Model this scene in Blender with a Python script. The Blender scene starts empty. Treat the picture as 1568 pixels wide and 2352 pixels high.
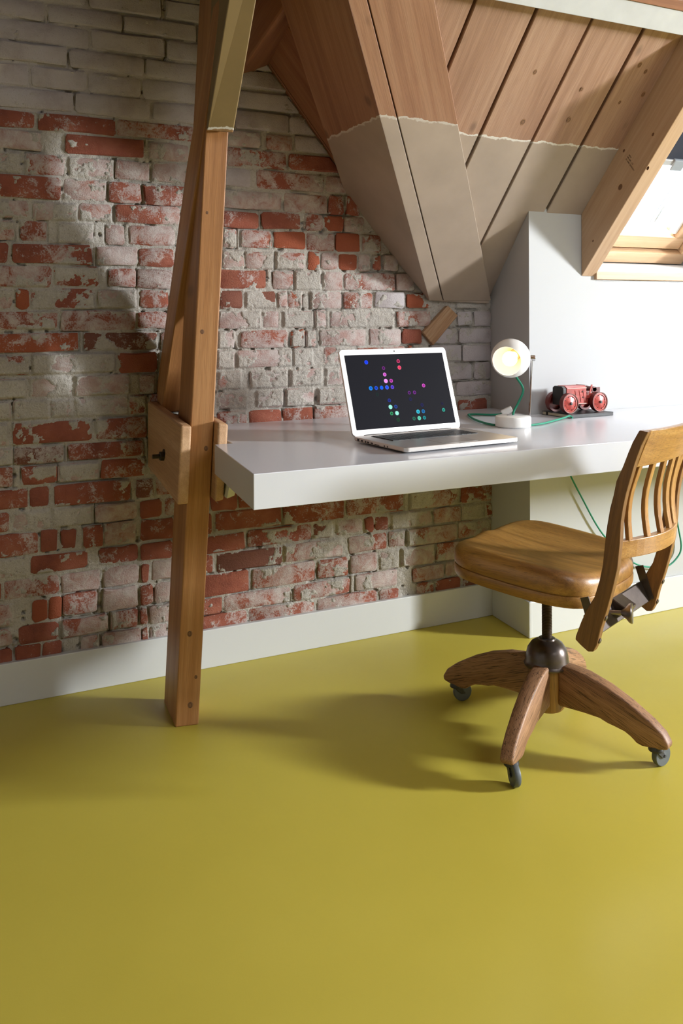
import bpy, bmesh, math, random
import numpy as np
from mathutils import Vector, Matrix
random.seed(7)
SC = bpy.context.scene
COL = SC.collection
V = Vector
# ------------------------------------------------------------------ camera
CAM_H = 1.085
HEAD, ROLL = 0.458977, 0.004064
fw = V((math.sin(HEAD), math.cos(HEAD), 0)); r0 = V((math.cos(HEAD), -math.sin(HEAD), 0)); up = V((0, 0, 1))
ri = r0 * math.cos(ROLL) - up * math.sin(ROLL); uu = r0 * math.sin(ROLL) + up * math.cos(ROLL)
cd = bpy.data.cameras.new('camera'); cam = bpy.data.objects.new('camera', cd); COL.objects.link(cam)
cam.matrix_world = Matrix(((ri.x, uu.x, -fw.x, 0), (ri.y, uu.y, -fw.y, 0), (ri.z, uu.z, -fw.z, CAM_H), (0, 0, 0, 1)))
cd.sensor_fit = 'VERTICAL'; cd.sensor_height = 36.0; cd.sensor_width = 24.0
cd.lens = 2040.43 / 2352 * 36.0
cd.shift_y = -(1176 - 725.9) / 2352
cd.clip_start = 0.05; cd.clip_end = 60
SC.camera = cam
# ------------------------------------------------------------------ world, windows' daylight, added fill, exposure
SC.view_settings.view_transform = 'Standard'; SC.view_settings.look = 'None'
SC.view_settings.gamma = 1.0; SC.view_settings.use_curve_mapping = False
SC.view_settings.exposure = 0.1
wd = bpy.data.worlds.new('sky'); SC.world = wd; wd.use_nodes = True
wd.node_tree.nodes['Background'].inputs['Color'].default_value = (0.86, 0.93, 1.0, 1)
wd.node_tree.nodes['Background'].inputs['Strength'].default_value = 1.2
TR = 1.0947                                  # roof pitch (tan)
RN = V((0, TR, 1)).normalized()              # outward normal of the main roof slope
def roof_z(y): return 1.4363 + TR * (2.405 - y)
def daylight(name, center, inward, sx, sy, power, color=(0.93, 0.97, 1.0)):
    ld = bpy.data.lights.new(name, 'AREA'); ld.shape = 'RECTANGLE'; ld.size = sx; ld.size_y = sy
    ld.energy = power; ld.color = color
    o = bpy.data.objects.new(name, ld); COL.objects.link(o)
    o.location = center; o.rotation_euler = V(inward).to_track_quat('-Z', 'Y').to_euler()
    return o
def on_roof(x, y, out): return V((x, y, roof_z(y))) + RN * out
BN = V((0, -TR, 1)).normalized()             # outward normal of the opposite slope
def back_z(y): return 3.5 + TR * (y - 0.52)
daylight('daylight_roof_window', on_roof(2.46, 2.12, 0.16), -RN, 0.40, 0.84, 34)
daylight('daylight_gable_window', V((6.16, -1.10, 2.06)), V((-1, 0.62, -0.34)), 0.95, 1.05, 2100, (0.92, 0.965, 1.0))
daylight('fill_back_slope', V((1.9, -0.55, back_z(-0.55))) + BN * 0.1, -BN, 1.3, 1.3, 24)  # fill light added behind the camera, at an assumed opening in the opposite slope

# ------------------------------------------------------------------ node helpers
def newmat(name):
    m = bpy.data.materials.new(name); m.use_nodes = True
    return m, m.node_tree, m.node_tree.nodes['Principled BSDF']
def nd(t, typ, ins=None, **props):
    n = t.nodes.new(typ)
    for k, v in props.items(): setattr(n, k, v)
    for k, v in (ins or {}).items():
        s = n.inputs[k]
        if isinstance(v, bpy.types.NodeSocket): t.links.new(v, s)
        else: s.default_value = v
    return n
def lk(t, a, b): t.links.new(a, b)
def c4(c): return (c[0], c[1], c[2], 1.0)
def ramp(t, fac, stops):
    n = t.nodes.new('ShaderNodeValToRGB'); e = n.color_ramp.elements
    while len(e) < len(stops): e.new(0.5)
    for i, (p, c) in enumerate(stops): e[i].position = p; e[i].color = c4(c) if not isinstance(c, float) else (c, c, c, 1)
    lk(t, fac, n.inputs['Fac']); return n.outputs['Color']
def mixc(t, fac, a, b, mode='MIX'):
    n = t.nodes.new('ShaderNodeMix'); n.data_type = 'RGBA'; n.blend_type = mode
    for s, v in ((n.inputs['Factor'], fac), (n.inputs[6], a), (n.inputs[7], b)):
        if isinstance(v, bpy.types.NodeSocket): lk(t, v, s)
        else: s.default_value = v if isinstance(v, (int, float)) else c4(v)
    return n.outputs[2]
def math_(t, op, a, b=0.0, clamp=False):
    n = t.nodes.new('ShaderNodeMath'); n.operation = op; n.use_clamp = clamp
    for s, v in ((n.inputs[0], a), (n.inputs[1], b)):
        if isinstance(v, bpy.types.NodeSocket): lk(t, v, s)
        else: s.default_value = v
    return n.outputs[0]
def noise(t, vec, scale, detail=4.0, rough=0.55, dist=0.0):
    n = nd(t, 'ShaderNodeTexNoise', {'Scale': scale, 'Detail': detail, 'Roughness': rough, 'Distortion': dist})
    if vec is not None: lk(t, vec, n.inputs['Vector'])
    return n.outputs['Fac']
def bump(t, b, h, strength=0.3, dist=0.002):
    n = nd(t, 'ShaderNodeBump', {'Strength': strength, 'Distance': dist, 'Height': h}); lk(t, n.outputs[0], b.inputs['Normal']); return n
def flat(name, color, rough=0.5, metal=0.0, emit=None, estr=0.0, var=0.0, vscale=6.0, bmp=0.0, bscale=200.0, spec=None, coat=0.0):
    m, t, b = newmat(name)
    b.inputs['Base Color'].default_value = c4(color); b.inputs['Roughness'].default_value = rough; b.inputs['Metallic'].default_value = metal
    if spec is not None: b.inputs['Specular IOR Level'].default_value = spec
    if coat: b.inputs['Coat Weight'].default_value = coat; b.inputs['Coat Roughness'].default_value = 0.15
    pos = nd(t, 'ShaderNodeTexCoord').outputs['Object']
    if var:
        f = noise(t, pos, vscale, 5.0)
        lk(t, ramp(t, f, [(0.3, tuple(x * (1 - var) for x in color)), (0.7, tuple(min(1, x * (1 + var)) for x in color))]), b.inputs['Base Color'])
    if bmp: bump(t, b, noise(t, pos, bscale, 3.0), bmp, 0.001)
    if emit: b.inputs['Emission Color'].default_value = c4(emit); b.inputs['Emission Strength'].default_value = estr
    return m
def wood(name, dark, mid, light, rough=0.5, gs=1.0, fine=0.5, knots=0.0, paint=None, pz=1.635, coat=0.0, pores=0.0, paint_above=False, edge=0.5):
    """grain runs along the object's local X; optional old paint up to the height pz with a torn edge"""
    m, t, b = newmat(name)
    oc = nd(t, 'ShaderNodeTexCoord').outputs['Object']
    rnd = nd(t, 'ShaderNodeObjectInfo').outputs['Random']
    off = nd(t, 'ShaderNodeCombineXYZ', {'X': math_(t, 'MULTIPLY', rnd, 37.0), 'Y': math_(t, 'MULTIPLY', rnd, 11.0), 'Z': math_(t, 'MULTIPLY', rnd, 23.0)}).outputs[0]
    p = nd(t, 'ShaderNodeVectorMath', {0: oc, 1: off}, operation='ADD').outputs[0]
    mp = nd(t, 'ShaderNodeMapping', {'Vector': p, 'Scale': (0.9 * gs, 13.0 * gs, 13.0 * gs)}).outputs[0]
    broad = noise(t, mp, 1.0, 4.0, 0.5, 0.7)
    mp2 = nd(t, 'ShaderNodeMapping', {'Vector': p, 'Scale': (1.6 * gs, 60.0 * gs, 60.0 * gs)}).outputs[0]
    ring = noise(t, mp2, 1.0, 2.0, 0.5, 0.5)
    mp3 = nd(t, 'ShaderNodeMapping', {'Vector': p, 'Scale': (14.0 * gs, 420.0 * gs, 420.0 * gs)}).outputs[0]
    fib = noise(t, mp3, 1.0, 2.0)
    f = math_(t, 'ADD', math_(t, 'MULTIPLY', broad, 0.6), math_(t, 'MULTIPLY', ring, 0.4))
    col = ramp(t, f, [(0.34, dark), (0.50, mid), (0.64, light)])
    col = mixc(t, math_(t, 'MULTIPLY', ramp(t, fib, [(0.42, 1.0), (0.56, 0.0)]), fine * 0.5), col, tuple(x * 0.55 for x in dark))
    if pores:
        mp4 = nd(t, 'ShaderNodeMapping', {'Vector': p, 'Scale': (14.0, 520.0, 520.0)}).outputs[0]
        po = noise(t, mp4, 1.0, 2.0, 0.6, 0.6)
        col = mixc(t, math_(t, 'MULTIPLY', ramp(t, po, [(0.36, 1.0), (0.45, 0.0)]), pores), col, tuple(x * 0.25 for x in dark))
    if knots:
        mk_ = nd(t, 'ShaderNodeMapping', {'Vector': p, 'Scale': (4.6, 8.0, 1.6)}).outputs[0]
        vo = nd(t, 'ShaderNodeTexVoronoi', {'Vector': mk_, 'Scale': 1.0, 'Randomness': 1.0}).outputs['Distance']
        col = mixc(t, math_(t, 'MULTIPLY', ramp(t, vo, [(0.05, 1.0), (0.12, 0.0)]), knots), col, tuple(x * 0.3 for x in dark))
    hgt = math_(t, 'ADD', math_(t, 'MULTIPLY', ring, 0.5), math_(t, 'MULTIPLY', fib, 0.5))
    rg = rough
    if paint:
        wp = nd(t, 'ShaderNodeNewGeometry').outputs['Position']
        z = nd(t, 'ShaderNodeSeparateXYZ', {0: wp}).outputs['Z']
        n1 = noise(t, wp, 26.0, 5.0, 0.6)
        d = math_(t, 'SUBTRACT', math_(t, 'ADD', z, math_(t, 'MULTIPLY', n1, 0.022)), pz + 0.011)
        if paint_above: d = math_(t, 'MULTIPLY', d, -1.0)
        wear = noise(t, wp, 55.0, 5.0, 0.65)
        edgec = ramp(t, math_(t, 'ADD', math_(t, 'MULTIPLY', d, 60.0), math_(t, 'MULTIPLY', wear, 0.7)), [(0.0, 0.0), (0.12, 1.0), (0.5, 1.0), (0.62, 0.0)])
        pcol = ramp(t, noise(t, wp, 7.0, 5.0), [(0.3, tuple(x * 0.9 for x in paint)), (0.7, tuple(x * 1.08 for x in paint))])
        scr = ramp(t, noise(t, wp, 42.0, 6.0, 0.7, 1.2), [(0.24, 1.0), (0.29, 0.0)])
        pcol = mixc(t, math_(t, 'MULTIPLY', scr, 0.5), pcol, (0.62, 0.58, 0.50))
        mask = ramp(t, math_(t, 'ADD', math_(t, 'MULTIPLY', d, 400.0), 0.5), [(0.45, 1.0), (0.55, 0.0)])
        col = mixc(t, mask, col, pcol)
        col = mixc(t, math_(t, 'MULTIPLY', math_(t, 'MULTIPLY', edgec, mask), edge), col, (0.66, 0.63, 0.57))
        hgt = mixc(t, mask, hgt, (0.6, 0.6, 0.6))
    lk(t, col, b.inputs['Base Color']); b.inputs['Roughness'].default_value = rg
    if coat: b.inputs['Coat Weight'].default_value = coat; b.inputs['Coat Roughness'].default_value = 0.22
    bump(t, b, hgt, 0.35, 0.0015)
    return m
# ------------------------------------------------------------------ mesh helpers (all return verts, faces)
def box(x0, x1, y0, y1, z0, z1):
    return ([(x0, y0, z0), (x1, y0, z0), (x1, y1, z0), (x0, y1, z0), (x0, y0, z1), (x1, y0, z1), (x1, y1, z1), (x0, y1, z1)],
            [(0, 3, 2, 1), (4, 5, 6, 7), (0, 1, 5, 4), (1, 2, 6, 5), (2, 3, 7, 6), (3, 0, 4, 7)])
def hexa(p): return (list(p), [(0, 3, 2, 1), (4, 5, 6, 7), (0, 1, 5, 4), (1, 2, 6, 5), (2, 3, 7, 6), (3, 0, 4, 7)])
def cat(*ms):
    vs, fs = [], []
    for v, f in ms:
        o = len(vs); vs += [tuple(x) for x in v]; fs += [tuple(i + o for i in q) for q in f]
    return vs, fs
def prism(a, b):
    """two matching rings of points"""
    n = len(a); vs = list(a) + list(b)
    fs = [tuple(range(n))[::-1], tuple(range(n, 2 * n))] + [(i, (i + 1) % n, n + (i + 1) % n, n + i) for i in range(n)]
    return vs, fs
def frame_of(d):
    d = V(d).normalized(); a = V((0, 0, 1)) if abs(d.z) < 0.9 else V((1, 0, 0))
    x = a.cross(d).normalized(); return x, d.cross(x), d
def tube(path, r, n=10, caps=True):
    P = [V(p) for p in path]; vs, fs = [], []; rr = r if isinstance(r, (list, tuple)) else [r] * len(P)
    px = None
    for i, p in enumerate(P):
        d = (P[min(i + 1, len(P) - 1)] - P[max(i - 1, 0)]).normalized()
        if px is None: x, y, _ = frame_of(d)
        else: x = (px - d * px.dot(d)).normalized(); y = d.cross(x)
        px = x
        for k in range(n):
            a = 2 * math.pi * k / n; vs.append(p + (x * math.cos(a) + y * math.sin(a)) * rr[i])
    for i in range(len(P) - 1):
        for k in range(n): fs.append((i * n + k, i * n + (k + 1) % n, (i + 1) * n + (k + 1) % n, (i + 1) * n + k))
    if caps: fs += [tuple(range(n))[::-1], tuple(range((len(P) - 1) * n, len(P) * n))]
    return [tuple(v) for v in vs], fs
def lathe(prof, n=32, o=(0, 0, 0), axis=(0, 0, 1), caps=True):
    """profile of (radius, height) turned about axis through o"""
    x, y, d = frame_of(axis); o = V(o); vs, fs = [], []
    for r, h in prof:
        for k in range(n):
            a = 2 * math.pi * k / n; vs.append(tuple(o + d * h + (x * math.cos(a) + y * math.sin(a)) * r))
    for i in range(len(prof) - 1):
        for k in range(n): fs.append((i * n + k, i * n + (k + 1) % n, (i + 1) * n + (k + 1) % n, (i + 1) * n + k))
    if caps and prof[0][0] > 1e-6: fs.append(tuple(range(n))[::-1])
    if caps and prof[-1][0] > 1e-6: fs.append(tuple(range((len(prof) - 1) * n, len(prof) * n)))
    return vs, fs
def smoothpath(pts, n=8):
    P = [V(p) for p in pts]; out = []
    for i in range(len(P) - 1):
        a, b, c, d = P[max(i - 1, 0)], P[i], P[i + 1], P[min(i + 2, len(P) - 1)]
        for k in range(n):
            s = k / n
            out.append(0.5 * ((2 * b) + (c - a) * s + (2 * a - 5 * b + 4 * c - d) * s * s + (3 * b - a - 3 * c + d) * s ** 3))
    return out + [P[-1]]
def mk(name, vf, mat, parent=None, grain=None, smooth=False, bevel=0.0, seg=2, label=None, cat_=None, group=None, kind=None):
    """one mesh object; verts in the parent's space; local X follows the grain"""
    vs = [V(v) for v in vf[0]]
    c = sum(vs, V((0, 0, 0))) / len(vs)
    if grain is not None:
        g = V(grain).normalized(); a = V((0, 0, 1)) if abs(g.z) < 0.95 else V((0, 1, 0))
        y = a.cross(g).normalized(); z = g.cross(y)
        Rm = Matrix(((g.x, y.x, z.x), (g.y, y.y, z.y), (g.z, y.z, z.z)))
    else: Rm = Matrix.Identity(3)
    Ri = Rm.transposed()
    me = bpy.data.meshes.new(name); me.from_pydata([tuple(Ri @ (v - c)) for v in vs], [], vf[1])
    bm = bmesh.new(); bm.from_mesh(me)
    bmesh.ops.recalc_face_normals(bm, faces=bm.faces)
    if bevel:
        es = [e for e in bm.edges if len(e.link_faces) == 2 and e.calc_face_angle(0) > 0.5]
        bmesh.ops.bevel(bm, geom=es, offset=bevel, segments=seg, profile=0.5, affect='EDGES', clamp_overlap=True)
    if smooth:
        for f in bm.faces: f.smooth = True
        for e in bm.edges:
            if len(e.link_faces) == 2 and e.calc_face_angle(0) > 0.7: e.smooth = False
    bm.to_mesh(me); bm.free()
    if mat: me.materials.append(mat)
    o = bpy.data.objects.new(name, me); COL.objects.link(o)
    o.matrix_basis = Matrix.Translation(c) @ Rm.to_4x4()
    if parent is not None:
        # a part placed in the space of its thing (or, for sub-parts, of the part's thing)
        o.parent = parent
        if parent.type == 'MESH': o.matrix_basis = parent.matrix_basis.inverted() @ o.matrix_basis
    tag(o, label, cat_, group, kind)
    return o
def tag(o, label=None, cat_=None, group=None, kind=None):
    if label: o['label'] = label
    if cat_: o['category'] = cat_
    if group: o['group'] = group
    if kind: o['kind'] = kind
    return o
def empty(name, loc, rz, label, cat_, group=None):
    o = bpy.data.objects.new(name, None); COL.objects.link(o); o.empty_display_size = 0.05
    o.location = loc; o.rotation_euler = (0, 0, rz); return tag(o, label, cat_, group)
# ------------------------------------------------------------------ materials of the room
PAINT = (0.325, 0.254, 0.196)
M_floor, t, b = newmat('olive_floor')
wp = nd(t, 'ShaderNodeNewGeometry').outputs['Position']
lk(t, ramp(t, noise(t, wp, 2.2, 4.0), [(0.3, (0.490, 0.402, 0.054)), (0.7, (0.530, 0.436, 0.063))]), b.inputs['Base Color'])
lk(t, ramp(t, noise(t, wp, 5.0, 4.0), [(0.3, 0.40), (0.7, 0.47)]), b.inputs['Roughness'])
b.inputs['Specular IOR Level'].default_value = 0.4
bump(t, b, noise(t, wp, 420.0, 2.0), 0.10, 0.0006)
M_white = flat('white_wall', (0.45, 0.455, 0.46), 0.6, bmp=0.06, bscale=350)
M_base = flat('white_gloss_board', (0.57, 0.575, 0.57), 0.35, bmp=0.08, bscale=60)
M_dark = flat('roof_void', (0.010, 0.007, 0.005), 0.9)
M_plank = wood('old_pine_planks', (0.255, 0.132, 0.077), (0.325, 0.182, 0.113), (0.385, 0.232, 0.150), 0.55, 1.0, 0.45, 0.5, PAINT, 1.632, edge=0.75)
M_valley = wood('old_pine_valley', (0.20, 0.088, 0.044), (0.275, 0.130, 0.068), (0.33, 0.175, 0.098), 0.55, 0.8, 0.35, 0.5, PAINT, 1.645, edge=0.4)
M_post = wood('honey_pine', (0.29, 0.122, 0.038), (0.40, 0.182, 0.062), (0.48, 0.245, 0.095), 0.5, 0.9, 0.4, 0.55)
M_old = wood('brown_old_beam', (0.20, 0.075, 0.032), (0.27, 0.11, 0.048), (0.33, 0.15, 0.07), 0.6, 0.9, 0.4, 0.4)
M_new = wood('new_spruce', (0.45, 0.285, 0.165), (0.52, 0.345, 0.21), (0.58, 0.405, 0.26), 0.5, 1.4, 0.15, 0.7)
M_pale = wood('pale_spruce', (0.50, 0.32, 0.18), (0.56, 0.37, 0.22), (0.62, 0.43, 0.27), 0.45, 1.2, 0.15, 0.0)
M_wpurlin = flat('white_painted_purlin', (0.50, 0.51, 0.52), 0.5, var=0.06, vscale=14, bmp=0.3, bscale=40)
M_strut = wood('painted_strut', (0.22, 0.12, 0.05), (0.3, 0.17, 0.08), (0.36, 0.2, 0.1), 0.5, 1.0, 0.3, 0.0, (0.225, 0.152, 0.062), 1.571, paint_above=True, edge=0.9)

# ------------------------------------------------------------------ floor and the plain parts of the shell
def struct(name, vf, mat, parent=None, **k):
    return mk(name, vf, mat, parent, kind=None if parent else 'structure', **k)
struct('floor', box(-2.2, 6.0, -1.8, 2.9, -0.08, 0.0), M_floor)
struct('wall_left', box(-2.3, -2.2, -1.9, 2.9, 0, 3.6), M_white)
GW = (-1.62, -.50, 1.45, 2.70)              # gable window opening in the right-hand wall (y, z)
struct('wall_right', cat(box(6.0, 6.1, -1.9, GW[0], 0, 3.6), box(6.0, 6.1, GW[1], 2.9, 0, 3.6), box(6.0, 6.1, GW[0], GW[1], 0, GW[2]), box(6.0, 6.1, GW[0], GW[1], GW[3], 3.6)), M_white)
struct('wall_front', box(-2.2, 6.0, -1.74, -1.66, 0, 1.35), M_white)
# knee wall: one solid block whose left end is the pier beside the brick wall
def quadprism(poly, x0, x1): return prism([(x0, y, z) for y, z in poly], [(x1, y, z) for y, z in poly])
def pier_block():
    a = [(1.894, 2.405, 0), (2.126, 2.405, 0), (2.126, 2.80, 0), (1.930, 2.80, 0)]
    return prism(a, [(x, y, roof_z(y) + 0.012) for x, y, _ in a])
knee = struct('wall_knee', cat(pier_block(), box(2.126, 2.183, 2.405, 2.80, 0, 1.2205), box(2.183, 2.752, 2.405, 2.80, 0, 1.205),
              quadprism([(2.405, 0), (2.80, 0), (2.80, roof_z(2.80) + .012), (2.405, roof_z(2.405) + .012)], 2.752, 6.0)), M_white)
knee['label'] = 'smooth white knee wall under the roof slope'
# the brick gable wall (mortar bed) with its bricks -----------------------------------------------------
LZ, LX, LT = 1.878, 1.062, 1.242             # slope of the gable roof along the brick wall
def slope_x(z): return LX - (z - LZ) / LT
BR=("2050,1988|215,484,W91 494,709,W91 718,857,W91",
"1988,1931|181,369,W91 376,589,W91 597,816,W92 823,942,W91 971,1029,W92",
"1931,1866|214,495,W93 501,717,W91 724,842,W92 854,951,r54 963,1089,W92",
"1866,1805|219,428,W91 436,652,W91 659,828,W92 840,944,r54 956,1124,W92",
"1805,1739|169,324,W94 330,486,W93 491,647,W94 653,828,W93 840,936,r54 948,1165,W92",
"1739,1675|242,445,W92 452,671,W91 678,820,W91 832,929,r54 941,1120,W92 1125,1243,W93",
"1675,1619|179,339,r31 347,567,r42 575,806,r62 818,903,r54 915,1028,p93 1042,1138,p62 1146,1278,W92",
"1619,1555|202,364,r75 427,655,r31 666,792,p73 804,899,r54 911,1114,r43 1126,1349,r42",
"1555,1490|190,302,p77 311,423,p74 433,563,p77 569,672,p63 677,788,p97 800,896,r54 908,995,W91 1013,1250,p62 1256,1347,p82",
"1490,1421|201,412,r42 420,542,p75 547,644,p52 649,782,r44 794,893,r54 905,1099,p73 1107,1261,p73 1267,1325,r53 1333,1384,r52",
"1421,1362|212,324,p65 333,457,p87 462,556,p76 565,764,r53 776,887,r54 899,1018,r31 1030,1168,r31 1179,1245,p62 1251,1322,o23 1327,1400,p84",
"1362,1297|189,287,r64 297,370,r53 399,503,p77 538,593,p53 606,749,r54 761,887,r54 899,948,r54 958,1061,r53 1070,1182,o22 1186,1289,p53 1296,1382,o12 1392,1464,p54",
"1297,1234|156,269,r31 276,501,r32 513,632,p82 635,743,r42 755,884,r54 896,968,p76 975,1071,p77 1077,1181,p77 1191,1233,o24 1239,1298,p72 1303,1370,o33 1375,1423,p73 1432,1465,r12 1472,1530,p84",
"1234,1169|178,386,r65 393,521,r46 549,625,p52 633,740,d61 752,881,r54 893,1047,r34 1069,1139,p53 1144,1238,p77 1244,1318,p74 1324,1518,p53 1523,1594,p72",
"1169,1106|178,280,p78 285,323,o12 326,507,r47 516,626,p88 638,726,r53 738,878,r54 890,964,d14 974,1077,d26 1083,1118,p85 1122,1168,o35 1198,1314,p75 1321,1431,p53 1439,1559,W92 1566,1665,o12 1771,1918,W92",
"1106,1044|200,399,r56 407,628,r55 635,721,r42 733,874,r54 886,1026,p76 1032,1089,p73 1101,1209,p98 1215,1256,p67 1272,1512,p99 1528,1661,o53 1774,1836,W93 1843,1919,W92",
"1044,982|211,462,o42 472,694,d44 706,869,r54 881,938,p76 956,1116,p62 1128,1179,o24 1183,1218,p75 1232,1402,p86 1417,1538,p73 1543,1625,r12 1679,1770,W94 1777,1917,W92",
"982,917|177,322,r57 328,564,p98 572,691,r33 703,868,r54 880,935,p77 942,1134,p76 1138,1208,r66 1247,1354,p77 1369,1558,p63 1565,1591,o23 1661,1788,W94 1796,1919,W92",
"917,852|188,314,p88 321,439,p77 448,609,p98 638,684,p66 696,868,r54 880,959,p88 988,1118,d66 1127,1242,p98 1255,1336,p98 1368,1563,p86 1625,1835,W94 1844,1918,W93",
"852,791|165,273,p98 278,376,p77 381,440,p66 448,604,p88 608,657,p56 669,868,r54 880,980,p88 1007,1100,d76 1109,1211,p66 1223,1335,p67 1385,1571,p77 1769,1920,W93",
"791,722|176,267,p88 275,498,r33 506,657,r43 669,867,r54 879,977,r55 986,1096,r33 1101,1207,r43 1213,1348,p62 1384,1554,p63 1774,1897,r32",
"722,666|143,276,p89 279,415,d65 429,651,r43 663,855,r54 867,1062,r54 1074,1280,r54 1292,1494,r54 1506,1697,r54 1709,1905,r54",
"666,604|187,275,r43 299,396,r44 403,516,p99 523,655,p53 667,867,r54 879,1072,r54 1084,1289,r54 1301,1493,r54 1505,1703,r54 1715,1905,r54",
"604,539|175,319,r33 323,379,r32 391,609,r44 626,676,d56 688,887,r54 899,1100,r54 1112,1317,r54 1329,1538,r54 1550,1746,r54 1758,1905,r54",
"539,477|164,268,r42 275,377,p88 382,497,p88 507,628,p63 635,702,r32 714,844,r54 856,940,r32 947,1083,r43 1092,1301,r44",
"477,408|186,345,r42 350,400,r11 408,453,r12 471,526,r33 531,623,p76 636,740,r43 836,861,r32 871,1093,r33 1101,1322,r43 1330,1552,r44 1570,1771,r56 1782,1918,r43",
"408,349|164,316,p78 322,480,r33 515,631,r33 636,739,r22 822,968,r22 980,1201,r45 1209,1278,d36 1294,1386,p66 1394,1432,r22 1438,1487,r33 1497,1661,p98 1672,1785,p53 1793,1887,p97 1893,1922,r43",
"349,284|174,248,r32 254,401,r54 407,520,p63 528,634,p62 639,664,r22 671,739,p83 816,866,r33 879,1097,d22 1105,1310,p67 1336,1483,p53 1490,1557,p63 1564,1767,p75 1776,1917,p76",
"284,215|174,276,p76 325,369,o11 371,409,o22 411,512,p53 527,630,p82 634,675,r32 680,736,p83 807,982,r22 994,1214,p54 1221,1333,p43 1341,1445,p62 1454,1531,p97 1538,1672,p86 1681,1898,r54",
"215,157|174,275,p64 288,402,r22 409,540,p72 551,631,p53 635,659,r32 665,732,p93 804,890,r32 900,1121,p65 1135,1342,p53 1362,1522,p82 1588,1711,p62 1718,1888,p74",
"157,95|174,277,r43 284,352,r22 356,408,r32 460,514,p64 521,639,p72 643,661,r32 668,725,p83 801,974,p42 982,1207,p53 1217,1441,p62 1452,1528,p52 1595,1669,r43 1675,1784,r33 1792,1897,d43",
)
WY = 2.660                                   # mean plane of the mortar
rows = []
for line in BR:
    hd_, rest = line.split('|'); z1, z0 = (int(v) / 1000 for v in hd_.split(','))
    bl = []
    for tk in rest.split():
        a, c, q = tk.split(','); bl.append((int(a) / 1000, int(c) / 1000, q[0], int(q[1]), int(q[2])))
    rows.append((z1, z0, bl))
rs = np.random.RandomState(11)
def vnoise(x, z, sc, seed):
    r = np.random.RandomState(seed); g = r.rand(257, 257)
    u = x * sc + 100; w = z * sc + 100; i = np.floor(u).astype(int); j = np.floor(w).astype(int)
    a = u - i; c = w - j; a = a * a * (3 - 2 * a); c = c * c * (3 - 2 * c); i %= 256; j %= 256
    return g[i, j] * (1 - a) * (1 - c) + g[i + 1, j] * a * (1 - c) + g[i, j + 1] * (1 - a) * c + g[i + 1, j + 1] * a * c
def fbm(x, z, sc, seed, oc=4, gain=0.55):
    s, amp, tot = 0, 1.0, 0
    for k in range(oc): s = s + amp * vnoise(x, z, sc * 2 ** k, seed + k); tot += amp; amp *= gain
    return s / tot
# bricks: tone -> base hue; whitewash amount and mortar smear per brick
bricks = []
for z1, z0, bl in rows:
    for (xa, xb, tone, wsh, sm) in bl:
        j = rs.uniform(-.0025, .0025, 4)
        bricks.append(dict(x0=xa + .001 + j[0], x1=xb - .001 + j[1], z0=z0 + .0042 + j[2], z1=z1 - .0042 + j[3], tone=tone, w=wsh, s=sm,
                           h=.0075 + rs.uniform(-.003, .003) + (0.001 if sm < 3 else -.001)))
# mortar height field
def wall_field(x, z):
    n = fbm(x, z, 17.0, 5, 6, 0.68); nf = fbm(x, z, 90.0, 31, 3)
    h = 0.0005 + 0.0065 * (n - .35) + 0.0035 * (nf - .5)
    pit = fbm(x, z, 46.0, 77, 2)
    h = np.where(pit > .80, h - .014, h)
    for bk in bricks:
        m = np.where((x > bk['x0'] - .012) & (x < bk['x1'] + .012) & (z > bk['z0'] - .009) & (z < bk['z1'] + .009))
        if not m[0].size: continue
        xx, zz = x[m], z[m]
        d = np.minimum(np.minimum(xx - bk['x0'], bk['x1'] - xx), np.minimum(zz - bk['z0'], bk['z1'] - zz))
        ins = np.clip((d + .003) / .007, 0, 1)
        thr = .25 + bk['s'] * .038 + np.clip((.010 - d) / .010, 0, 1) * .05
        crk = np.clip((fbm(xx, zz, 9.0, 131, 3) - .50) * 12, 0, 1) * np.exp(-((d + .0022) / .0020) ** 2) * (1 if bk['s'] < 6 else .45)
        cover = np.clip((thr - n[m]) * .055, -.006, .0035)
        h[m] = h[m] * (1 - ins) + (bk['h'] + cover + .0018 * (nf[m] - .5)) * ins - .011 * crk
    return h
NX, NZ = 580, 680
gx = np.linspace(0.18, 1.935, NX); gz = np.linspace(0.0, 2.08, NZ)
X, Z = np.meshgrid(gx, gz, indexing='ij')
Xc = np.where(Z > 1.157, np.minimum(X, slope_x(Z) + .01), X)     # the wall ends under the gable roof
H = wall_field(Xc, Z)
co = np.stack([Xc, WY - H, Z], -1).reshape(-1, 3)
idx = np.arange(NX * NZ).reshape(NX, NZ)
q = np.stack([idx[:-1, :-1], idx[1:, :-1], idx[1:, 1:], idx[:-1, 1:]], -1).reshape(-1, 4)
keep = (np.abs(co[q[:, 0], 0] - co[q[:, 1], 0]) > 1e-6) | (np.abs(co[q[:, 3], 0] - co[q[:, 2], 0]) > 1e-6)
q = q[keep]
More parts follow.
